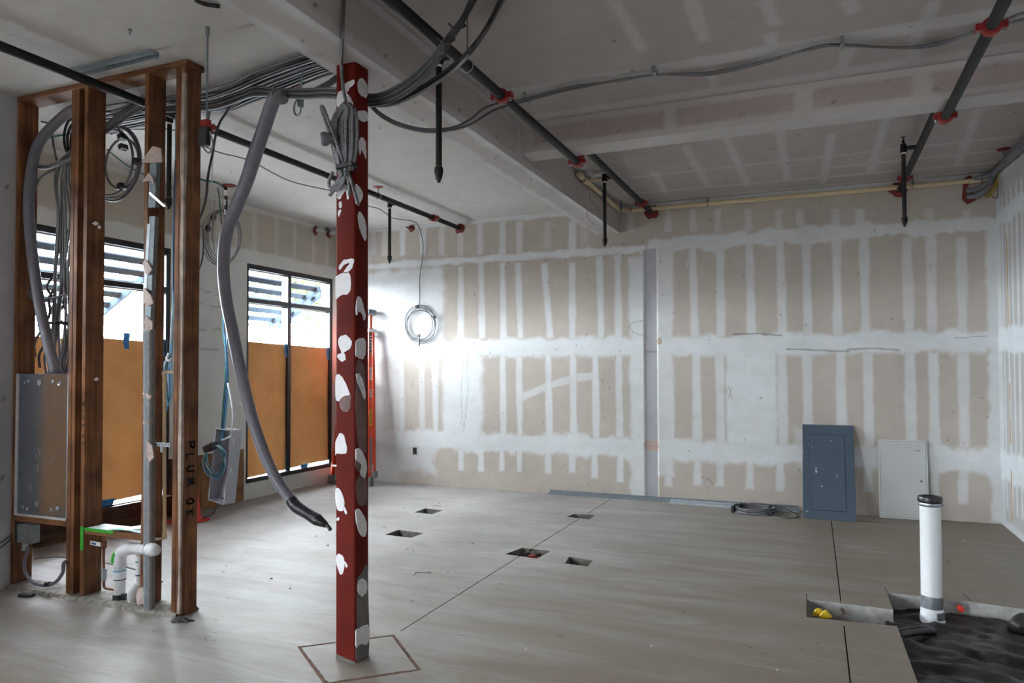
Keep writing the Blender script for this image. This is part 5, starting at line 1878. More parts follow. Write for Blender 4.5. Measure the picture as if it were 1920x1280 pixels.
# bare hanger rods near the stud wall
t = thing('hanger_rod', 'long threaded hanger rod with black clamp beside the end stud', 'hanger rod', (-3.31, 3.22, 3.62))
MB().cyl((-3.308, 3.22, ZC), (-3.308, 3.22, 3.02), .0055, 8).build('rod', M['galv_dull'], t)
MB().lathe((-3.308, 3.22, ZC), (0, 0, -1), [(.012, 0), (.012, .05), (.006, .055)], 10).build('socket', M['galv_dull'], t)
MB().obox((-3.325, 3.22, 2.965), (.035, 0, 0), (0, .02, 0), (.004, 0, .055)).build('clamp', M['black_plastic'], t, bevel=.005)
MB().obox((-3.315, 3.22, 3.045), (.03, 0, 0), (0, .018, 0), (0, 0, .02)).build('clamp', M['red_fitting'], t, bevel=.005)
MB().tube([(-3.285, 3.22, 2.99), (-3.265, 3.22, 2.94), (-3.262, 3.22, 2.90), (-3.285, 3.22, 2.865), (-3.315, 3.22, 2.88), (-3.34, 3.22, 2.91)], .005, 6, 5).build('loop', M['galv_dull'], t, smooth=True)
t = thing('hanger_rod', 'hanger rod with an empty clevis loop hanging left of the red column', 'hanger rod', (-3.08, 3.80, 3.62))
MB().cyl((-3.075, 3.80, ZC), (-3.098, 3.80, 3.36), .0055, 8).build('rod', M['galv_dull'], t)
c = Vector((-3.11, 3.80, 3.315))
MB().tube([c + Vector((-.004, 0, .045)), c + Vector((-.03, 0, .02)), c + Vector((-.038, 0, -.03)), c + Vector((-.015, 0, -.062)), c + Vector((.012, 0, -.05)), c + Vector((.018, 0, -.01)), c + Vector((.022, 0, .04))], .007, 6, 4).build('clevis', M['galv'], t, smooth=True)
MB().obox(c + Vector((.016, 0, .02)), (.012, 0, 0), (0, .016, 0), (0, 0, .03)).build('clevis_strap', M['galv_dull'], t)

# red ceiling plates
c = P(520, 159, Z=ZC)
t = thing('ceiling_plate', 'red firestop disc on the ceiling above the hanging conduit', 'ceiling plate', c)
MB().lathe((c.x, c.y, ZC), (0, 0, -1), [(.17, 0), (.15, .015), (.03, .02)], 20).build('disc', M['firestop'], t, smooth='auto')
MB().cyl((c.x - .05, c.y + .02, ZC - .018), (c.x - .05, c.y + .02, ZC - .05), .02, 10).build('stub', M['white_print'], t, smooth='auto')

# stub pipes through the left wall and the back wall, with red firestop
for (x, y, r_, lb, X_) in [(591, 432, .062, 'nearest the window', None), (616, 438, .062, 'beside the red column', None)]:
    c = P(x, y, X=XL)
    t = thing('pipe_stub', 'white pipe stub with red collar high on left wall, ' + lb, 'pipe', c)
    escutcheon(t, (XL + .003, c.y, c.z), (1, 0, 0), r_)
    MB().cyl((XL + .01, c.y, c.z), (XL + .20, c.y, c.z), .026, 14).build('pipe', M['pvc'], t, smooth='auto')
    MB().lathe((XL + .20, c.y, c.z), (1, 0, 0), [(.03, -.02), (.03, .015), (.02, .02)], 14).build('end_cap', M['flex_dark'], t, smooth='auto')
c = P(772, 428, Y=YB)
t = thing('pipe_stub', 'red firestop collar with a small stub high on the back wall', 'pipe', c)
escutcheon(t, (c.x, YB - .003, c.z), (0, -1, 0), .05)
MB().cyl((c.x, YB - .02, c.z), (c.x - .03, YB - .10, c.z), .012, 10).build('pipe', M['copper'], t, smooth='auto')

# cream plastic pipe along the back wall and the beam
t = thing('plastic_pipe', 'long cream plastic pipe under the ceiling along the right half of the back wall', 'pipe', (0, YB - .05, 3.54))
yz = (YB - .055, 3.545)
MB().cyl((-2.16, *yz), (1.62, YB - .055, 3.535), .026, 16).build('pipe', M['cpvc'], t, smooth='auto')
MB().cyl((1.60, YB - .055, 3.535), (1.70, YB - .055, 3.535), .031, 14).build('coupling', M['cpvc'], t, smooth='auto')
MB().cyl((1.595, YB - .055, 3.535), (1.603, YB - .055, 3.535), .0325, 14).build('glue_ring', M['black_print'], t, smooth='auto')
MB().cyl((-2.08, *yz), (-2.072, *yz), .0275, 14).build('glue_ring', M['black_print'], t, smooth='auto')
for (x, y) in [(1327, 372), (1711, 340)]:
    c = P(x, y, Y=YB - .055)
    h = MB().ring((c.x, YB - .055, 3.54), (1, 0, 0), .03, .005, 18, 6).build('pipe_hanger', M['galv_dull'], t, smooth=True)
    MB().cyl((c.x, YB - .055, 3.57), (c.x, YB - .055, ZC), .006, 8).build('hanger_rod', M['galv_dull'], t)
    MB().box(c.x - .012, c.x + .012, YB - .09, YB - .03, 3.565, 3.59).build('hanger_nut', M['galv_dull'], t)
t = thing('plastic_pipe', 'short cream plastic pipe with capped end and brass valve beside the beam', 'pipe', (-2.19, 8.2, 3.54))
XP = B1R + .055
y0_ = P(1088, 349, X=XP).y
y1_ = P(1160, 399, X=XP).y
zz = 3.525
MB().tube([(XP, y0_, zz + .02), (XP, y1_ - .06, zz), (XP + .012, y1_ - .01, zz), (XP + .05, YB - .06, 3.545)], .026, 14, 5).build('pipe', M['cpvc'], t, smooth=True)
MB().lathe((XP, y0_ - .05, zz + .022), (0, 1, 0), [(.014, 0), (.030, .008), (.033, .03), (.033, .09), (.028, .095)], 16).build('end_cap', M['cpvc'], t, smooth='auto')
yb_ = y0_ + .17
MB().cyl((XP, yb_ - .05, zz + .014), (XP, yb_ + .05, zz + .012), .034, 16).build('tee', M['cpvc'], t, smooth='auto')
MB().cyl((XP, yb_, zz + .013), (XP + .22, yb_, zz + .013), .018, 12).build('branch', M['cpvc'], t, smooth='auto')
MB().lathe((XP + .21, yb_, zz + .013), (1, 0, 0), [(.02, 0), (.026, .01), (.026, .03), (.016, .035), (.016, .05), (.024, .055), (.024, .07)], 12).build('valve', M['brass'], t, smooth='auto')
MB().box(XP + .235, XP + .26, yb_ - .045, yb_ + .045, zz + .035, zz + .042).build('valve_handle', M['brass'], t, bevel=.003)
MB().cyl((XP + .08, yb_ + .03, zz + .065), (XP + .24, yb_ + .03, zz + .07), .017, 12).build('air_chamber', M['pvc'], t, smooth='auto')
MB().lathe((XP, y1_ - .10, zz), (0, 1, 0), [(.030, -.03), (.033, -.025), (.033, .025), (.030, .03)], 14).build('coupling', M['cpvc'], t, smooth='auto')
MB().obox((XP + .034, y1_ - .01, zz + .03), (.004, 0, 0), (0, .03, 0), (0, 0, .055)).build('blue_mark', M['blue_wire'], t)
for y in (y0_ + .09, y0_ + .75):
    MB().ring((XP, y, zz + .015), (0, 1, 0), .032, .004, 16, 6).build('pipe_hanger', M['galv_dull'], t, smooth=True)
    MB().cyl((XP, y, zz + .04), (XP, y, ZC), .004, 6).build('hanger_rod', M['galv_dull'], t)
cable('loose_wire', 'thin wisp of wire dangling from the short cream pipe beside the beam', 'wire', [P(1105, 362, X=XP + .03), P(1108, 375, X=XP + .03), P(1122, 392, X=XP + .03), P(1102, 395, X=XP + .03), P(1103, 410, X=XP + .03), P(1117, 422, X=XP + .03)], .0022, 'thin_dark', None, 5)

# top right corner: sleeves, red firestop, yellow cables
t = thing('firestop', 'red firestop slab round grey sleeves in the upper right corner of the back wall', 'firestop', (1.6, YB - .02, 3.45))
pl = [P(x, y, Y=YB - .002) for (x, y) in [(1806, 336), (1816, 330), (1822, 332), (1816, 345), (1812, 355), (1825, 362), (1828, 376), (1814, 383), (1804, 374)]]
MB().prism(pl, (0, -.03, 0)).build('firestop', M['firestop'], t)
for i, pxs in enumerate([[(1816, 341), (1842, 331), (1868, 325), (1890, 312), (1920, 305)], [(1812, 358), (1838, 352), (1862, 334), (1884, 318), (1925, 312)], [(1814, 369), (1835, 365), (1858, 345), (1885, 322), (1930, 322)], [(1878, 318), (1895, 308), (1910, 296), (1935, 285)]]):
    base = P(*pxs[0], Y=YB - .03)
    pts = [base] + [P(x, y, Y=YB - .09 - .05 * k) for k, (x, y) in enumerate(pxs[1:])]
    pts = [Vector((min(p_.x, XR - .04), p_.y, min(p_.z, ZC - .045))) for p_ in pts[:4]] + [Vector((XR - .045, 7.6 - .3 * i, 3.54 - .05 * (i % 2)))]
    o = MB().tube(pts, .028, 10, 5).build('cable_sleeve', M['flex_dark'] if i % 2 else M['flex'], None, smooth=True)
    tag(o, ['topmost grey sleeve at the red firestop', 'middle grey sleeve at the red firestop', 'lowest grey sleeve at the red firestop', 'short grey sleeve right of the yellow cables'][i] + ' in the upper right corner', 'sleeve', 'grey sleeves in the upper right corner')
for i, pxs in enumerate([[(1846, 369), (1858, 352), (1872, 332), (1886, 316)], [(1850, 371), (1862, 356), (1876, 334), (1888, 316)], [(1854, 369), (1868, 352), (1880, 330), (1889, 315)], [(1886, 316), (1896, 330), (1910, 342), (1925, 345)]]):
    pts = [P(x, y, Y=YB - .26) for (x, y) in pxs]
    pts = [Vector((min(p_.x, XR - .03), p_.y, p_.z)) for p_ in pts]
    cable('data_cable', ['yellow cable with loose ends hanging in the upper right corner', 'yellow cable with loose ends hanging in the upper right corner', 'yellow cable with loose ends hanging in the upper right corner', 'yellow cable swung to the right wall in the upper right corner'][i], 'cable', pts, .007, 'yellow_cable', 'yellow cables in the upper right corner' if i < 3 else None, 6)
cable('data_cable', 'thin dark cable loop hanging right of the yellow cables', 'cable', [Vector((min(v.x, XR - .02), v.y, v.z)) for v in [P(1858, 362, Y=YB - .2), P(1862, 370, Y=YB - .2), P(1870, 370, Y=YB - .2), P(1874, 356, Y=YB - .2), P(1884, 330, Y=YB - .2)]], .004, 'thin_dark', None, 6)
c = P(1882, 279, Z=ZC)
t = thing('ceiling_plate', 'small red ceiling disc with a rod near the upper right corner', 'ceiling plate', (min(c.x, XR - .06), c.y, ZC))
MB().lathe((c.x, c.y, ZC), (0, 0, -1), [(.06, 0), (.05, .01), (.012, .014)], 16).build('disc', M['firestop'], t, smooth='auto')
MB().cyl((c.x, c.y, ZC), (c.x, c.y, ZC - .14), .006, 8).build('rod', M['galv_dull'], t)

# metal track scrap screwed to the ceiling in front of the stud wall
t = thing('metal_track', 'shiny steel track screwed to the ceiling in front of the stud wall', 'metal track', (-4.26, 3.33, ZC - .01))
MB().box(-4.66, -3.865, 3.295, 3.365, ZC - .012, ZC - .001).build('track', M['galv'], t)
for y in (3.30, 3.36):
    MB().box(-4.66, -3.865, y - .002, y + .002, ZC - .038, ZC - .012).build('flange', M['galv_dull'], t)
c = P(244, 55, Z=ZC)
o = MB().lathe((c.x, c.y, ZC), (0, 0, -1), [(.012, 0), (.012, .008), (.006, .01), (.006, .035)], 8).build('anchor_bolt', M['galv'])
tag(o, 'small anchor bolt in the ceiling near the upper left', 'bolt')
o = MB().tube([P(366, 0, Z=ZC - .02), P(385, 8, Z=ZC - .02), P(412, 12, Z=ZC - .012)], .012, 8, 5).build('armoured_cable', M['mc_dark'], None, smooth=True)
tag(o, 'short dark cable entering the beam at the very top left of centre', 'cable')

# ================================================================== WINDOW-SIDE WIRING
wt = P(430, 347, Z=ZC)
XW, YW = wt.x, wt.y
t = thing('ceiling_plate', 'red ceiling disc above the taped wire drop beside the window', 'ceiling plate', (XW, YW, ZC))
MB().lathe((XW, YW, ZC), (0, 0, -1), [(.075, 0), (.065, .012), (.02, .016)], 18).build('disc', M['firestop'], t, smooth='auto')
t = thing('wire_drop', 'bunch of blue and green wires hanging from the ceiling into the tilted grey box', 'wires', (XW, YW, 3.5))
def W(x, y, dy=0.0):
    return P(x, y, Y=YW + dy)
mb = MB()
mb.tube([W(423, 350), W(424, 385), W(423, 420)], .016, 8, 3)
mb.build('taped_sleeve', M['black_tape'], t, smooth=True)
for z in (362, 380, 398):
    c = W(423.5, z)
    MB().cyl(c - Vector((0, 0, .03)), c + Vector((0, 0, .03)), .0175, 10).build('white_tape', M['white_print'], t, smooth='auto')
for k, (m_, dx) in enumerate([('blue_wire', 0), ('lt_blue_wire', 1.5), ('green_wire', -1.8), ('lt_blue_wire', 2.8), ('white_wire', .8), ('green_wire', -2.6)]):
    pts = [W(424 + dx, 415, .01 * k), W(421 + dx, 470, .01 * k), W(420.5 + dx, 560, .01 * k), W(422 + dx * 1.3 + (2 if k % 2 else -2), 620, .01 * k), W(424 + dx * .6, 660, .01 * k), W(425 + dx * 1.3, 710, .01 * k), W(421 + dx * 1.4, 765, .01 * k), W(417 + dx, 812, .01 * k), W(414 + dx, 830, -.06)]
    MB().tube(pts, .0065, 6, 5).build('wire', M[m_], t, smooth=True)
MB().tube([W(427, 718, -.02), W(433, 745, -.02), W(437, 775, -.02), W(435, 806, -.02)], .012, 8, 5).build('conduit', M['white_wire'], t, smooth=True)
for y in (660, 682, 718, 740):
    c = W(424, y, .02)
    MB().ring(c, (0, .1, 1), .022, .005, 12, 5).build('cable_tie', M['black_tape'], t, smooth=True)
cable('data_cable', 'green cable run along the ceiling to the wire drop', 'cable', [P(330, 320, Z=3.55), P(378, 337, Z=3.56), P(405, 342, Z=3.57), W(420, 352)], .012, 'green_wire', None, 6)
cable('data_cable', 'thin green cable dropping beside the taped wires', 'cable', [W(408, 343), W(411, 370), W(414, 405), W(418, 440), W(421, 475)], .006, 'green_wire', None, 6)
cable('data_cable', 'grey cable dropping left of the taped wires into the wall coil', 'cable', [P(405, 252, Y=4.02), P(400, 285, Y=4.5), P(397, 325, Y=5.1), P(397, 365, Y=5.7), W(400, 405), W(398, 440), W(402, 470)], .007, 'grey_wire', None, 6)
t = thing('cable_coil', 'thin grey cable coil hanging high between the windows behind the hanging conduit', 'cable coil', W(420, 445))
for k in range(5):
    dx, dy = rng.normal() * 3, rng.normal() * 3
    pts = [W(420 + dx + (31 + k) * math.cos(g), 446 + dy + (47 + 1.2 * k) * math.sin(g), .05 + .02 * k) for g in np.linspace(0, 2 * math.pi, 20)[:-1]]
    MB().tube(pts, .0055, 6, 3, True).build('cable', M['grey_wire'], t, smooth=True)
for (x, y) in [(400, 407), (390, 428)]:
    c = W(x, y, .06)
    MB().obox(c, (.016, 0, .02), (0, .02, 0), (-.014, 0, .018)).build('cable_tie', M['black_tape'], t)
cable('data_cable', 'thin dark cable bowing out of the end stud toward the window', 'cable', [P(370, 422, Y=3.70), P(380, 430, Y=3.8), P(381, 470, Y=3.85), P(377, 495, Y=3.8), P(371, 506, Y=3.70)], .006, 'thin_dark', None, 6)

# tilted grey box
bx = thing('wiring_box', 'open grey wiring box hanging tilted by its wires in front of the window wall', 'electrical box', W(425, 870))
A, B_, C_ = W(405, 803), W(433, 807), W(447, 808, .14)
A2, B2_, = W(391, 936), W(420, 945)
C2 = W(433, 942, .14)
ax = (B_ - A)
dn = (A2 - A)
dep = Vector((.03, .13, 0))
th = .004
def slab(p0, p1, p2, p3, n_, nm, mt):
    return MB().prism([p0, p1, p2, p3], n_ * th).build(nm, M[mt], bx)
nrm = ax.cross(dn).normalized()
slab(A + dep, B_ + dep, B2_ + dep, A2 + dep, Vector((0, 1, 0)), 'back', 'box_grey')
slab(B_, B_ + dep, B2_ + dep, B2_, Vector((1, 0, 0)), 'side', 'box_grey')
slab(A, A + dep, A2 + dep, A2, Vector((-1, 0, 0)), 'side', 'box_grey')
slab(A, B_, B_ + dep, A + dep, Vector((0, 0, 1)), 'end', 'box_grey')
slab(A2, B2_, B2_ + dep, A2 + dep, Vector((0, 0, -1)), 'end', 'box_grey')
for (p0, p1) in ((A, A2), (B_, B2_), (A, B_), (A2, B2_)):
    MB().bar(p0, p1, .012, .006, (0, 1, 0)).build('lip', M['box_grey'], bx)
mb = MB()
for (f0, f1) in ((.10, .19), (.52, .57)):
    p0, p1 = B_ + dep * .3 + (B2_ - B_) * f0, B_ + dep * .3 + (B2_ - B_) * f1
    mb.bar(p0 + Vector((.006, 0, 0)), p1 + Vector((.006, 0, 0)), .004, .012, (0, 1, 0))
mb.build('slot', M['white_print'], bx)
MB().box(A2.x + .1, A2.x + .2, A2.y + .02, A2.y + .14, A2.z - .06, A2.z + .01).build('connector', M['flex'], bx)
t = thing('wire_coil', 'coil of blue and green wires tied across the tilted grey box', 'wire coil', W(404, 865, -.08))
for k, m_ in enumerate(['blue_wire', 'lt_blue_wire', 'green_wire', 'blue_wire', 'lt_blue_wire', 'green_wire', 'white_wire', 'blue_wire', 'green_wire']):
    dx, dy = rng.normal() * 2.2, rng.normal() * 2.5
    pts = [W(404 + dx + (18 + rng.normal() * 1.5) * math.cos(g) + 2 * math.sin(g), 864 + dy + (29 + rng.normal()) * math.sin(g), -.08 - .012 * k) for g in np.linspace(0, 2 * math.pi, 16)[:-1]]
    MB().tube(pts, .0065, 6, 3, True).build('wire', M[m_], t, smooth=True)
c = W(396, 838, -.16)
MB().obox(c, (.07, 0, .03), (0, .05, 0), (-.012, 0, .03)).build('tape', M['black_tape'], t, bevel=.008)
MB().tube([W(416, 826, -.05), W(424, 822, -.1), W(432, 818, -.05)], .011, 8, 4).build('wire', M['white_wire'], t, smooth=True)
cable('loose_wire', 'black wire trailing from the tilted box onto the floor', 'wire', [A2 + Vector((.12, .05, -.05)), P(403, 955, Z=.10), P(400, 962, Z=.01), P(388, 968, Z=.008), P(370, 972, Z=.008), P(352, 974, Z=.008)], .006, 'thin_dark', None, 6)

# blue wire hank behind the studs
t = thing('wire_coil', 'hank of blue wires hanging in the bay between the middle and end studs', 'wire coil', P(314, 720, Y=3.72))
for k in range(16):
    m_ = ['blue_wire', 'lt_blue_wire', 'blue_wire', 'blue_wire', 'white_wire', 'blue_wire', 'lt_blue_wire', 'green_wire'][k % 8]
    a = rng.uniform(-1, 1)
    x0_ = 311 + 5.5 * a
    bot = rng.uniform(745, 775)
    pts = [P(318 + rng.normal(), 665, Y=3.74), P(x0_ - 3, 690, Y=3.72 + .02 * rng.random()), P(x0_ - 5, 720, Y=3.72), P(x0_ - 1, bot, Y=3.72), P(x0_ + 4 + rng.random() * 2, 735, Y=3.73), P(x0_ + 5, 700, Y=3.73), P(320 + rng.normal(), 668, Y=3.745)]
    MB().tube(pts, .0045, 5, 5).build('wire', M[m_], t, smooth=True)
for k, m_ in enumerate(['blue_wire', 'lt_blue_wire', 'green_wire', 'lt_blue_wire']):
    pts = [P(330, 215, Y=3.86), P(329, 300, Y=3.78), P(326, 395, Y=3.74 + .01 * k), P(324.5 + k * .8, 480, Y=3.74 + .01 * k), P(324 + k * .7, 560, Y=3.74), P(322 + k * 1.0, 620, Y=3.74), P(318 + k * .8, 668, Y=3.74)]
    MB().tube(pts, .0055, 6, 5).build('wire', M[m_], t, smooth=True)
MB().tube([P(317, 662, Y=3.72), P(313, 672, Y=3.71), P(317, 676, Y=3.71), P(323, 672, Y=3.72)], .009, 6, 4).build('wire', M['white_wire'], t, smooth=True)
cable('data_cable', 'white cable curving out of a hole in the end stud', 'cable', [Vector((-3.86, 3.60, 2.05)), P(330, 560, Y=3.55), P(326, 600, Y=3.6), P(322, 640, Y=3.68)], .006, 'white_wire', None, 6)

# ================================================================== PLUMBING IN THE STUD WALL
YP = 3.56
def Q(x, y, Y=YP):
    return P(x, y, Y=Y)
dr = thing('drain_pipe', 'white plastic drain pipe with elbow and rounded end cap between the wood studs', 'pipe', Q(224, 1132))
MB().cyl(Q(223.5, 1136) - Vector((0, 0, .06)), Q(225, 1058), .036, 18).build('riser', M['pvc'], dr, smooth='auto')
pl = [Q(225, 1062), Q(225, 1046), Q(228, 1036), Q(238, 1030), Q(250, 1027)]
MB().tube(pl, .041, 16, 5).build('elbow', M['pvc_clean'], dr, smooth=True)
MB().tube([Q(222, 1050) + Vector((-.004, -.017, -.01)), Q(222, 1044) + Vector((-.004, -.017, 0)), Q(226, 1037) + Vector((-.008, -.014, .004))], .028, 8, 3).build('green_mark', M['green_paint'], dr, smooth=True)
MB().cyl(Q(247, 1027), Q(292, 1031, 3.47), .036, 18).build('arm', M['pvc'], dr, smooth='auto')
MB().cyl(Q(262, 1028.3), Q(240, 1027), .040, 18).build('hub', M['pvc_clean'], dr, smooth='auto')
a, b = Q(281, 1030, 3.45), Q(293, 1031, 3.42)
MB().lathe(a, (b - a), [(.030, -.02), (.040, -.015), (.042, .0), (.042, .04), (.039, .065), (.030, .085), (.015, .093)], 18).build('end_cap', M['pvc_clean'], dr, smooth=True)
MB().cyl(a - (b - a).normalized() * .008, a - (b - a).normalized() * .002, .0425, 18).build('primer_ring', M['blue_wire'], dr, smooth='auto')
for (y, m_, h) in [(1078, 'pvc_clean', .030), (1068.5, 'lt_blue_wire', .006), (1085, 'thin_dark', .004)]:
    c = Q(224.5, y)
    MB().cyl(c - Vector((0, 0, h)), c + Vector((0, 0, h)), .040 if m_ == 'pvc_clean' else .0405, 18).build('hub' if m_ == 'pvc_clean' else 'primer_ring', M[m_], dr, smooth='auto')
c = Q(224, 1119)
MB().cyl(c - Vector((0, 0, .022)), c + Vector((0, 0, .022)), .043, 18).build('band', M['black_plastic'], dr, smooth='auto')
MB().obox(c + Vector((.05, -.005, .01)), (.02, 0, 0), (0, .015, 0), (0, 0, .02)).build('band', M['black_plastic'], dr, bevel=.004)
wy = thing('drain_pipe', 'smaller white drain branch with a wye fitting beside the metal stud', 'pipe', Q(248, 1135))
MB().cyl(Q(247, 1135) - Vector((0, 0, .05)), Q(248, 1113), .028, 16).build('stub', M['pvc'], wy, smooth='auto')
MB().tube([Q(247.5, 1122), Q(249, 1108), Q(255, 1099), Q(261, 1090)], .032, 14, 5).build('wye', M['pvc_clean'], wy, smooth=True)
MB().cyl(Q(261, 1095), Q(262, 1040), .024, 14).build('riser', M['pvc_clean'], wy, smooth='auto')
for y in (1077, 1052):
    c = Q(261.3, y)
    MB().cyl(c - Vector((0, 0, .005)), c + Vector((0, 0, .005)), .0255, 14).build('primer_ring', M['blue_wire'] if y > 1060 else M['green_tape'], wy, smooth='auto')
scrap([(256, 1104), (264, 1101), (269, 1104), (268, 1130), (258, 1133), (254, 1120)], 3.49, wy, 'gypsum_scrap', .012)
cp = thing('copper_pipe', 'thin dull copper water pipe with valve beside the drain riser', 'pipe', Q(195, 1080))
MB().tube([Q(196, 1003), Q(196, 1012), Q(194, 1040), Q(195, 1080), Q(195, 1096), Q(197, 1102), Q(205, 1104), Q(216, 1106)], .009, 10, 5).build('pipe', M['copper'], cp, smooth=True)
c = Q(195, 1075)
MB().cyl(c - Vector((0, 0, .045)), c + Vector((0, 0, .035)), .0185, 14).build('sleeve', M['galv'], cp, smooth='auto')
c = Q(195, 1020)
MB().lathe(c + Vector((0, 0, -.03)), (0, 0, 1), [(.012, 0), (.019, .008), (.019, .045), (.012, .055)], 12).build('valve', M['copper'], cp, smooth='auto')
MB().obox(c + Vector((-.07, -.01, .0)), (.052, 0, -.002), (0, .004, 0), (0, 0, .013)).build('tag', M['white_print'], cp)
MB().obox(c + Vector((-.082, -.0145, .0)), (.022, 0, -.001), (0, .0005, 0), (0, 0, .007)).build('tag_print', M['blue_wire'], cp)
MB().tube([Q(196, 1002), Q(210, 1003), Q(230, 1006), Q(246, 1008)], .009, 8, 4).build('branch', M['copper'], cp, smooth=True)
tp = thing('plastic_pipe', 'thin cream plastic water pipe standing between the middle and end studs', 'pipe', Q(308, 1000))
MB().tube([Q(245, 1008.5), Q(275, 1010), Q(298, 1010), Q(306, 1008), Q(308.5, 1002), Q(308.5, 995)], .010, 10, 4).build('branch', M['cpvc'], tp, smooth=True)
MB().cyl(Q(308.5, 1003), Q(308, 700), .0115, 12).build('pipe', M['cpvc'], tp, smooth='auto')
MB().tube([Q(308, 704), Q(308, 698), Q(314, 697)], .015, 10, 4).build('elbow', M['gypsum_scrap'], tp, smooth=True)
MB().cyl(Q(310, 697), Vector((-3.867, YP, Q(327, 697).z)), .010, 10).build('branch', M['cpvc'], tp, smooth='auto')
MB().lathe(Q(308.5, 1004), (0, 0, -1), [(.013, -.02), (.016, -.015), (.016, .015), (.013, .02)], 12).build('elbow', M['cpvc'], tp, smooth='auto')
MB().lathe(Q(285, 1010.5) + Vector((-.03, 0, 0)), (1, 0, 0), [(.012, 0), (.016, .005), (.016, .05), (.012, .055)], 12).build('tee', M['cpvc'], tp, smooth='auto')
# papers on the low block
zt = 0.498
for i, (pl, lb, m_) in enumerate([([(-4.66, 3.505), (-4.36, 3.505), (-4.40, 3.64), (-4.655, 3.64)], 'plain white sheet lying left on the low block between studs', 'sheet'),
                                  ([(-4.46, 3.497), (-4.16, 3.51), (-4.15, 3.63), (-4.30, 3.67)], 'curled white sheet with green tape on the low block between studs', 'sheet')]):
    t = thing('paper_sheet', lb, 'paper', (pl[0][0], pl[0][1], zt))
    if i == 0:
        MB().prism([(x, y, zt + .001) for (x, y) in pl], (0, 0, .0015)).build('sheet', M[m_], t)
    else:
        mb = MB()
        vs_ = []
        k = 6
        for j in range(k + 1):
            f = j / k
            for (p0, p1) in ((pl[0], pl[1]), (pl[3], pl[2])):
                vs_.append((p0[0] + (p1[0] - p0[0]) * f, p0[1] + (p1[1] - p0[1]) * f, zt + .004 + .035 * (math.sin(f * 3.1) ** 2) * (1 if p0 == pl[3] else .25)))
        mb.add(vs_, [(2 * j, 2 * j + 2, 2 * j + 3, 2 * j + 1) for j in range(k)])
        mb.build('sheet', M[m_], t, smooth=True)
        for (a, b) in [((-4.44, 3.499), (-4.18, 3.512)), ((-4.42, 3.512), (-4.22, 3.56))]:
            MB().bar((a[0], a[1], zt + .013), (b[0], b[1], zt + .018), .016, .002).build('tape_strip', M['green_tape'], t)

# ================================================================== WALL COIL, OUTLET, LADDER
YC = YB - .03
wc = thing('cable_coil', 'neat coil of grey cable hanging on the back wall right of the ladder', 'cable coil', P(788, 608, Y=YC))
for k in (0, 1, 2, 4, 5):
    dx, dy = [(-1, -2), (2, 2), (0, 5), (4, 0), (-3, 1), (1, 7), (3, 4)][k]
    rx, ry = [(28, 32), (27, 31), (28, 30), (27, 33), (26, 31), (27, 31), (25, 29)][k]
    pts = [P(788 + dx + rx * math.cos(g + .2 * k), 606 + dy + ry * math.sin(g + .2 * k), Y=YC - .006 * k) for g in np.linspace(0, 2 * math.pi, 20)[:-1]]
    MB().tube(pts, .0055, 8, 3, True).build('cable', M['grey_wire'] if k % 3 else M['mc'], wc, smooth=True)
MB().tube([P(787, 428, Y=YB - .02), P(793, 455, Y=YC), P(792, 485, Y=YC), P(787, 520, Y=YC), P(787, 560, Y=YC), P(785, 575, Y=YC)], .007, 8, 6).build('cable', M['grey_wire'], wc, smooth=True)
for (x, y) in [(782, 575), (814, 594), (785, 629)]:
    c = P(x, y, Y=YC - .03)
    MB().obox(c, (.016, 0, .004), (0, .02, 0), (-.004, 0, .016)).build('cable_tie', M['black_tape'], wc)
a, b = P(786, 630, Y=YC - .03), P(786, 648, Y=YC - .03)
MB().cyl(a, b, .010, 8).build('tape_end', M['black_tape'], wc)

c = P(778, 845, Y=YB)
ot = thing('outlet_box', 'small black open outlet box low on the back wall', 'outlet', (c.x, YB, c.z))
mb = MB()
for (a, b, e, d) in [(-.028, .028, .044, .05), (-.028, .028, -.05, -.044), (-.032, -.026, -.05, .05), (.026, .032, -.05, .05)]:
    mb.box(c.x + a, c.x + b, YB - .006, YB + .002, c.z + e, c.z + d)
mb.build('rim', M['galv_dull'], ot)
MB().box(c.x - .027, c.x + .027, YB - .003, YB + .001, c.z - .045, c.z + .045).build('cavity', M['black_print'], ot)
MB().box(c.x - .014, c.x + .004, YB - .006, YB - .0031, c.z - .03, c.z + .01).build('device', M['black_plastic'], ot)

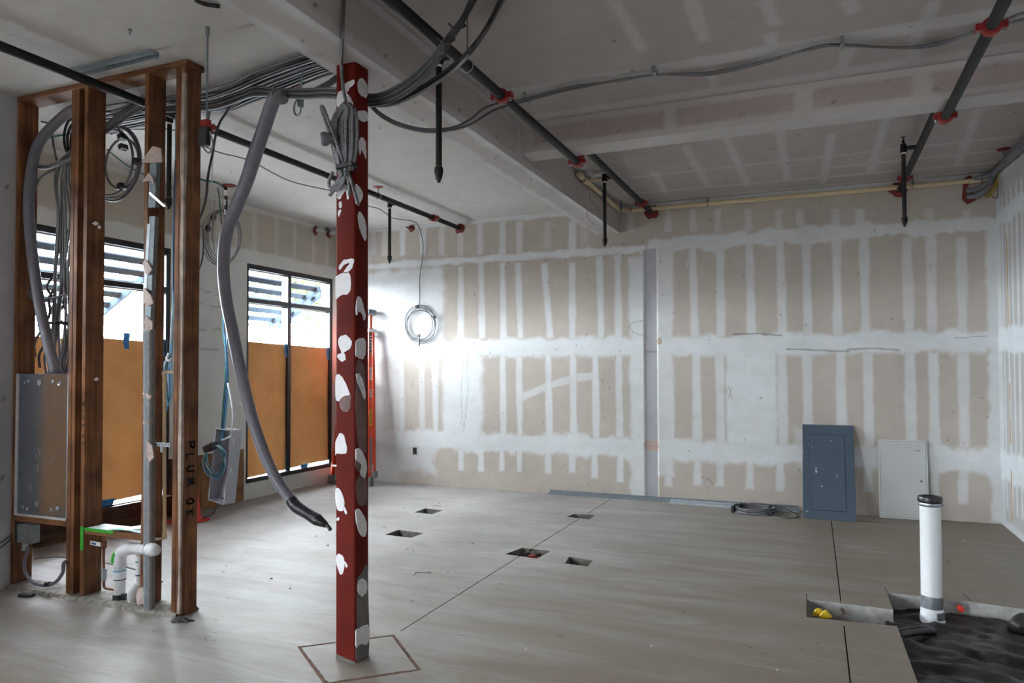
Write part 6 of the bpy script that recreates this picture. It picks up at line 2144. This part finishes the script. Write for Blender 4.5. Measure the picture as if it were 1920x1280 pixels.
# orange stepladder folded and leaning in the corner
ld = thing('ladder', 'orange fibreglass stepladder folded and leaning in the corner behind the red column', 'ladder', (-5.96, 8.45, 0))
XM = -5.965
def lp_(s_, f, dy=0.0, w0=.325, w1=.165):
    """point on a front rail at fraction f of the height"""
    return Vector((XM + s_ * (w0 + (w1 - w0) * f), 8.41 + (8.645 - 8.41) * f + dy, 2.42 * f))
for s_ in (-1, 1):
    a, b = lp_(s_, .04), lp_(s_, .90)
    mb = MB()
    mb.bar(a, b, .006, .075, (1, 0, 0)) if False else None
    d = (b - a).normalized()
    sd = Vector((1, 0, 0))
    nn = d.cross(sd).normalized()
    mb.obox((a + b) / 2, sd * .003, (b - a) / 2, nn * .038)
    for e in (-1, 1):
        mb.obox((a + b) / 2 + nn * .036 * e - sd * s_ * .012, sd * .012, (b - a) / 2, nn * .003)
    mb.build('front_rail', M['orange'], ld, bevel=.001)
    a2, b2 = lp_(s_, .045, .155, .30, .15) + Vector((0, 0, .02)), lp_(s_, .90, .10, .30, .15)
    d = (b2 - a2).normalized()
    nn = d.cross(sd).normalized()
    mb = MB()
    mb.obox((a2 + b2) / 2, sd * .003, (b2 - a2) / 2, nn * .028)
    for e in (-1, 1):
        mb.obox((a2 + b2) / 2 + nn * .026 * e - sd * s_ * .012, sd * .012, (b2 - a2) / 2, nn * .003)
    mb.build('rear_rail', M['orange'], ld, bevel=.001)
    f0, f1 = lp_(s_, 0.0), lp_(s_, .05)
    MB().obox((f0 + f1) / 2 + Vector((0, 0, .004)), (.032, 0, 0), (0, .04, 0), (f1 - f0) / 2).build('foot', M['lad_grey'], ld, bevel=.006)
    MB().obox(a2 + Vector((0, 0, .01)), (.028, 0, 0), (0, .034, 0), (0, 0, .045)).build('foot', M['lad_grey'], ld, bevel=.006)
    q0, q1 = lp_(s_, .09), lp_(s_, .27)
    MB().obox((q0 + q1) / 2 + Vector((s_ * .005, .015, 0)), (.003, 0, 0), (0, .022, 0), (q1 - q0) / 2).build('rail_guard', M['lad_grey'], ld)
    if s_ == 1:
        for (fa, fb, m_) in [(.76, .87, 'black_print'), (.60, .67, 'white_print'), (.50, .545, 'white_print'), (.34, .43, 'yellow_print')]:
            q0, q1 = lp_(s_, fa), lp_(s_, fb)
            MB().obox((q0 + q1) / 2 + Vector((.0042, .004, 0)), (.0008, 0, 0), (0, .026, 0), (q1 - q0) / 2).build('label', M[m_], ld)
            mb = MB()
            for j in range(5):
                e = (q0.lerp(q1, .15 + .17 * j))
                mb.obox(e + Vector((.0055, .004, 0)), (.0004, 0, 0), (0, .015, 0), (0, 0, .006))
            mb.build('label_print', M['white_print'] if m_ == 'black_print' else M['black_print'], ld)
for k in range(1, 8):
    f = k / 8.0 - .02
    a, b = lp_(-1, f), lp_(1, f)
    MB().box(a.x + .004, b.x - .004, a.y - .035, a.y + .045, a.z - .012, a.z + .012).build('step', M['alu'], ld, bevel=.002)
    if k % 2:
        a, b = lp_(-1, f, .13, .30, .15), lp_(1, f, .13, .30, .15)
        MB().bar(a, b, .02, .02).build('rear_brace', M['alu'], ld)
a, b = lp_(-1, .885), lp_(1, .885)
MB().box(a.x - .01, b.x + .01, a.y - .05, a.y + .15, a.z - .02, a.z + .025).build('hinge_bar', M['alu'], ld, bevel=.004)
for s_ in (-1, 1):
    a, b = lp_(s_, .89), lp_(s_, .985)
    MB().obox((a + b) / 2 + Vector((-s_ * .01, .03, 0)), (.006, 0, 0), (0, .03, 0), (b - a) / 2).build('top_post', M['orange'], ld)
a, b = lp_(-1, .99), lp_(1, .99)
MB().box(a.x - .02, b.x + .03, a.y - .05, a.y + .13, a.z - .03, a.z + .05).build('top_cap', M['lad_grey'], ld, bevel=.02)

# safety cone behind the end stud
cn = thing('safety_cone', 'orange safety cone mostly hidden behind the end stud', 'cone', (-6.10, 5.95, 0))
cc = P(353, 978, Z=0)
MB().lathe((cc.x, cc.y, 0.0), (0, 0, 1), [(.14, .02), (.13, .035), (.035, .70), (.028, .71)], 20).build('body', M['cone'], cn, smooth='auto')
MB().box(cc.x - .15, cc.x + .15, cc.y - .15, cc.y + .15, 0.001, .022).build('base', M['cone'], cn, bevel=.006)

# ================================================================== FLOOR THINGS
for (a, b, y, lb, h, m_) in [(-3.17, -.20, 8.765, 'long steel stud lying on the floor against the back wall', .030, 'galv_dull'), (-1.62, -.19, 8.69, 'second steel stud lying in front of the long one by the dark panel cover', .026, 'galv')]:
    t = thing('steel_stud', lb, 'steel stud', ((a + b) / 2, y, 0))
    MB().box(a, b, y - .032, y + .032, 0.0, .003).build('web', M[m_], t)
    MB().box(a, b, y - .034, y - .032, 0.0, h).build('flange', M[m_], t)
    MB().box(a, b, y + .032, y + .034, 0.0, h + .02).build('flange', M[m_], t)
c = P(1414, 957, Z=0.02)
t = thing('cable_coil', 'oval coil of armoured cable lying on the floor beside the dark panel cover', 'cable coil', c)
for k in range(6):
    rx, ry = .245 - .008 * k, .15 - .012 * (k % 3)
    dx, dy = rng.normal() * .01, rng.normal() * .012
    pts = [Vector((c.x + dx + rx * math.cos(g), c.y + dy + ry * math.sin(g), .012 + .016 * (k % 4) + .008 * math.sin(g * 2 + k))) for g in np.linspace(0, 2 * math.pi, 18)[:-1]]
    MB().tube(pts, .0095, 8, 3, True).build('cable', M['mc'], t, smooth=True)
for (gx, gy) in [(-.9, -.6), (.75, -.75), (-.6, .8), (.7, .7)]:
    MB().box(c.x + gx * .24 - .02, c.x + gx * .24 + .02, c.y + gy * .15 - .03, c.y + gy * .15 + .03, .003, .075).build('cable_tie', M['black_tape'], t, bevel=.008)
cable('data_cable', 'loose thin cable end curling beside the floor coil', 'cable', [Vector((c.x + .22, c.y + .05, .03)), P(1455, 947, Z=.05), P(1475, 955, Z=.05), P(1490, 962, Z=.01), P(1497, 968, Z=.008), P(1480, 971, Z=.008), P(1460, 968, Z=.01)], .006, 'thin_dark', None, 6)

# dark panel cover leaning on the back wall
def leaning(p0, p1, ytop, ztop, th):
    """board frame: origin bottom-left, axes along, up, and outward normal"""
    o = Vector((p0[0], p0[1], .002))
    u = Vector((p1[0] - p0[0], p1[1] - p0[1], 0))
    wdt = u.length
    u.normalize()
    v = Vector((0, ytop - (p0[1] + p1[1]) / 2, ztop))
    hgt = v.length
    v.normalize()
    n_ = u.cross(v).normalized()
    if n_.y > 0:
        n_ = -n_
    v = n_.cross(u) if n_.cross(u).z > 0 else u.cross(n_)
    return o, u, v, n_, wdt, hgt


def pl_box(mb, fr, u0, u1, v0, v1, n0, n1):
    o, u, v, n_, _, _ = fr
    c = o + u * (u0 + u1) / 2 + v * (v0 + v1) / 2 + n_ * (n0 + n1) / 2
    return mb.obox(c, u * (u1 - u0) / 2, v * (v1 - v0) / 2, n_ * (n1 - n0) / 2)


fr = leaning((-.152, 8.345), (.365, 8.345), 8.76, .968, .02)
W_, H_ = fr[4], fr[5]
pc = thing('panel_cover', 'blue-grey steel panel cover leaning against the back wall', 'panel cover', ((-.15 + .36) / 2, 8.36, 0))
pl_box(MB(), fr, 0, W_, 0, H_, -.012, 0).build('cover', M['grey_enamel'], pc, bevel=.003)
pl_box(MB(), fr, W_ * .175, W_ * .815, H_ * .095, H_ * .885, 0, .0025).build('door', M['grey_enamel'], pc, bevel=.0015)
mb = MB()
for (a, b, e, d) in [(.165, .175, .09, .89), (.815, .825, .09, .89), (.165, .825, .885, .892), (.165, .825, .088, .095)]:
    pl_box(mb, fr, W_ * a, W_ * b, H_ * e, H_ * d, 0, .0006)
mb.build('door_gap', M['grey_enamel_line'], pc)
pl_box(MB(), fr, W_ * .245, W_ * .285, H_ * .49, H_ * .54, .0025, .006).build('latch', M['galv_dull'], pc, bevel=.001)
pl_box(MB(), fr, W_ * .25, W_ * .28, H_ * .48, H_ * .493, .0025, .0075).build('latch', M['white_print'], pc)
mb = MB()
for (a, b, s_) in [(.55, .82, .008), (.36, .33, .011), (.65, .455, .008), (.07, .065, .010), (.12, .77, .006), (.73, .375, .004), (.80, .17, .004), (.66, .44, .006), (.18, .75, .005)]:
    pl_box(mb, fr, W_ * a, W_ * a + s_ * .8, H_ * b, H_ * b + s_ * 1.5, .0, .0031)
mb.build('chipped_paint', M['white_print'], pc)
mb = MB()
for k in range(16):
    a = rng.uniform(0, .97)
    pl_box(mb, fr, W_ * a, W_ * (a + rng.uniform(.01, .05)), H_ - .006 - rng.uniform(0, .006), H_ + .001, -.0125, .0006)
for k in range(5):
    a = rng.uniform(.60, .80)
    pl_box(mb, fr, -.001, .004 + .01 * rng.random(), H_ * a, H_ * (a + .03), -.0125, .0006)
mb.build('chipped_edge', M['galv_dull'], pc)

fr = leaning((.604, 8.69), (1.070, 8.69), 8.775, .825, .02)
W_, H_ = fr[4], fr[5]
wp = thing('panel_cover', 'off-white plastic panel cover leaning against the back wall behind the white standpipe', 'panel cover', (.84, 8.68, 0))
def rpanel(u0, u1, v0, v1, n0, n1, r, name, mat):
    pts = round_rect(u0, u1, v0, v1, r, 5)
    o, u, v, n_, _, _ = fr
    return MB().prism([o + u * a + v * b + n_ * n0 for (a, b) in pts], n_ * (n1 - n0)).build(name, M[mat], wp, smooth='auto')
rpanel(0, W_, 0, H_, -.02, 0, .02, 'frame', 'white_enamel')
rpanel(W_ * .035, W_ * .965, H_ * .02, H_ * .98, 0, .0006, .016, 'door_gap', 'grey_line')
rpanel(W_ * .045, W_ * .955, H_ * .026, H_ * .974, 0, .004, .014, 'door', 'white_enamel')
mb = MB()
for (v_, n0) in ((.905, 4), (.935, 4), (.055, 3), (.10, 3)):
    for k in range(n0):
        a = .10 + k * (.86 / n0)
        pl_box(mb, fr, W_ * a, W_ * (a + .86 / n0 - .06), H_ * v_, H_ * v_ + .003, .004, .0046)
mb.build('vent_slot', M['grey_line'], wp)
o, u, v, n_, _, _ = fr
c = o + u * W_ * .86 + v * H_ * .485
MB().lathe(c, n_, [(.013, .003), (.013, .006), (.007, .0065), (.006, .005)], 14).build('lock', M['lad_grey'], wp, smooth='auto')
mb = MB()
for (a, b, w2) in [(.74, .868, .05), (.80, .862, .035)]:
    pl_box(mb, fr, W_ * a, W_ * a + w2, H_ * b, H_ * b + .005, .004, .0045)
mb.build('nameplate', M['lad_grey'], wp)

# white standpipe in the pit
PX, PY = .694, 5.60
sp = thing('standpipe', 'white plastic standpipe with black rubber cap rising from the floor pit', 'pipe', (PX, PY, -.13))
MB().lathe((PX, PY, -.15), (0, 0, 1), [(.070, 0), (.064, .03), (.063, .84)], 28).build('pipe', M['pvc'], sp, smooth='auto')
MB().lathe((PX, PY, .665), (0, 0, 1), [(.066, 0), (.072, .004), (.072, .025), (.066, .03), (.074, .032), (.076, .05), (.072, .062), (.058, .066), (.054, .058), (.01, .056)], 28).build('cap', M['black_plastic'], sp, smooth='auto')
MB().lathe((PX, PY, .672), (0, 0, 1), [(.0725, 0), (.0735, .002), (.0735, .014), (.0725, .016)], 28).build('hose_clamp', M['galv'], sp, smooth='auto')
MB().lathe((PX + .06, PY - .045, .68), (.8, -.6, 0), [(.008, 0), (.008, .018)], 8).build('clamp_screw', M['galv'], sp)
mb = MB()
mb.lathe((PX, PY, .028), (.06, .02, 1), [(.0675, -.04), (.069, .0), (.067, .04)], 28)
mb.build('tape_wrap', M['tape_grey'], sp, smooth='auto')
MB().lathe((PX, PY, -.14), (0, 0, 1), [(.10, 0), (.082, .03), (.071, .07), (.0675, .125)], 24).build('sleeve', M['pvc_clean'], sp, smooth=True)
MB().obox((PX + .045, PY - .053, -.055), (.022, .017, 0), (.003, -.004, 0), (0, 0, .024)).build('tape_patch', M['tape_grey'], sp)
for i, (a, b, r, lb) in enumerate([((1682, 1192), (1752, 1184), .022, 'thick black plastic tube lying in the floor pit before the standpipe'), ((1680, 1184), (1735, 1176), .012, 'thin black strip lying in the floor pit behind the black tube')]):
    p0, p1 = P(*a, Z=-.08), P(*b, Z=-.08)
    o = MB().tube([p0, p0.lerp(p1, .5) + Vector((0, .01, .006)), p1], r, 10, 4).build('black_tube', M['black_plastic'], None, smooth=True)
    tag(o, lb, 'tube')
p0, p1 = P(1905, 1178, Z=-.07), P(1935, 1170, Z=-.07)
o = MB().tube([p0, p0.lerp(p1, .5) + Vector((0, .02, .03)), p1], .05, 10, 4).build('black_bag', M['poly'], None, smooth=True)
tag(o, 'crumpled black plastic at the right edge of the floor pit', 'plastic')
for i, (pxs, lb) in enumerate([([(1521, 1153), (1529, 1141), (1538, 1143), (1541, 1150), (1538, 1157), (1524, 1156)], 'yellow plastic cap in the slot, the left one'), ([(1535, 1156), (1541, 1146), (1548, 1144), (1553, 1152), (1560, 1158), (1550, 1161), (1537, 1160)], 'yellow plastic cap in the slot, the right one')]):
    pl = [P(x, y, Y=5.22 - .03 * i) for (x, y) in pxs]
    o = MB().prism(pl, (.01, .035, 0)).build('yellow_cap', M['yellow'], None, bevel=.006)
    tag(o, lb, 'cap')
o = MB().lathe(P(1600, 1146, Y=5.42) + Vector((0, .012, 0)), (0, -1, 0), [(.018, 0), (.018, .006), (.012, .007)], 12).build('pipe_hole', M['black_print'])
tag(o, 'small dark hole in the cut concrete face of the slot', 'hole')
o = MB().lathe(P(1801, 1141, Y=5.73), (0, -1, 0), [(.02, -.03), (.02, .01), (.013, .012)], 12).build('orange_cap', M['cone'])
tag(o, 'small orange cap in the cut concrete face of the pit', 'cap')

# what stands in the floor openings
cx3 = sum(p[0] for p in pits[2]) / 4
cy3 = sum(p[1] for p in pits[2]) / 4
t = thing('floor_valve', 'red valve with black handles sunk in the largest square floor opening', 'valve', (cx3, cy3, -.11))
MB().lathe((cx3 + .01, cy3 + .04, -.11), (0, 0, 1), [(.045, 0), (.05, .02), (.05, .05), (.03, .065), (.03, .08)], 16).build('body', M['red_fitting'], t, smooth='auto')
for k in range(5):
    g = k * 1.256
    MB().obox((cx3 + .01 + .05 * math.cos(g), cy3 + .04 + .05 * math.sin(g), -.055), (.016 * math.cos(g), .016 * math.sin(g), 0), (-.012 * math.sin(g), .012 * math.cos(g), 0), (0, 0, .014)).build('lobe', M['red_fitting'], t, bevel=.004)
MB().box(cx3 - .06, cx3 - .02, cy3 + .06, cy3 + .10, -.11, -.015).build('handle', M['black_plastic'], t, bevel=.006)
MB().box(cx3 + .03, cx3 + .07, cy3 + .08, cy3 + .12, -.11, -.02).build('handle', M['black_plastic'], t, bevel=.006)
cx4 = sum(p[0] for p in pits[3]) / 4
cy4 = sum(p[1] for p in pits[3]) / 4
o = MB().lathe((cx4 + .02, cy4 - .02, -.10), (0, 0, 1), [(.055, 0), (.055, .065), (.046, .066), (.046, .02)], 20).build('pipe_end', M['pvc'], None, smooth='auto')
tag(o, 'white pipe end in the right square floor opening nearest the back wall', 'pipe')
o = MB().tube([P(775, 1078, Z=.004), P(778, 1073, Z=.004), P(785, 1072, Z=.004), P(808, 1072, Z=.004)], .0045, 6, 4).build('white_rod', M['white_wire'], None, smooth=True)
tag(o, 'thin white bent rod lying on the floor left of the openings', 'rod')
c = P(50, 1118, Z=0)
o = MB().obox((c.x, c.y, .012), (.05, .015, 0), (-.008, .022, 0), (0, 0, .010)).build('wood_chip', M['black_print'], None, bevel=.005)
tag(o, 'dark scrap lying on the floor by the near left wall', 'scrap')
c = P(345, 1165, Z=0)
t = thing('wire_scrap', 'small tangle of dark wire on the floor at the foot of the end stud', 'wire', (c.x, c.y, 0))
for k in range(4):
    pts = [Vector((c.x + rng.uniform(-.07, .07), c.y + rng.uniform(-.05, .05), .006 + .012 * rng.random())) for _ in range(4)]
    MB().tube(pts, .005, 6, 4).build('wire', M['thin_dark'], t, smooth=True)
# crumbs of plaster along the back wall and on the slab
mb = MB()
for _ in range(170):
    if rng.random() < .6:
        x, y = rng.uniform(-6.2, 1.6), YB - abs(rng.normal()) * .05 - .012
    else:
        x, y = rng.uniform(-5.0, 1.5), rng.uniform(3.2, 8.5)
        if x > -.2 and y < 6:
            continue
    s_ = rng.uniform(.003, .009)
    mb.obox((x, y, s_ * .5 + .001), (s_, 0, 0), (0, s_ * .7, 0), (0, s_ * .2, s_ * .5))
stuff(mb.build('rubble', M['pit_wall']), 'scattered crumbs of plaster and dirt on the concrete floor', 'rubble')
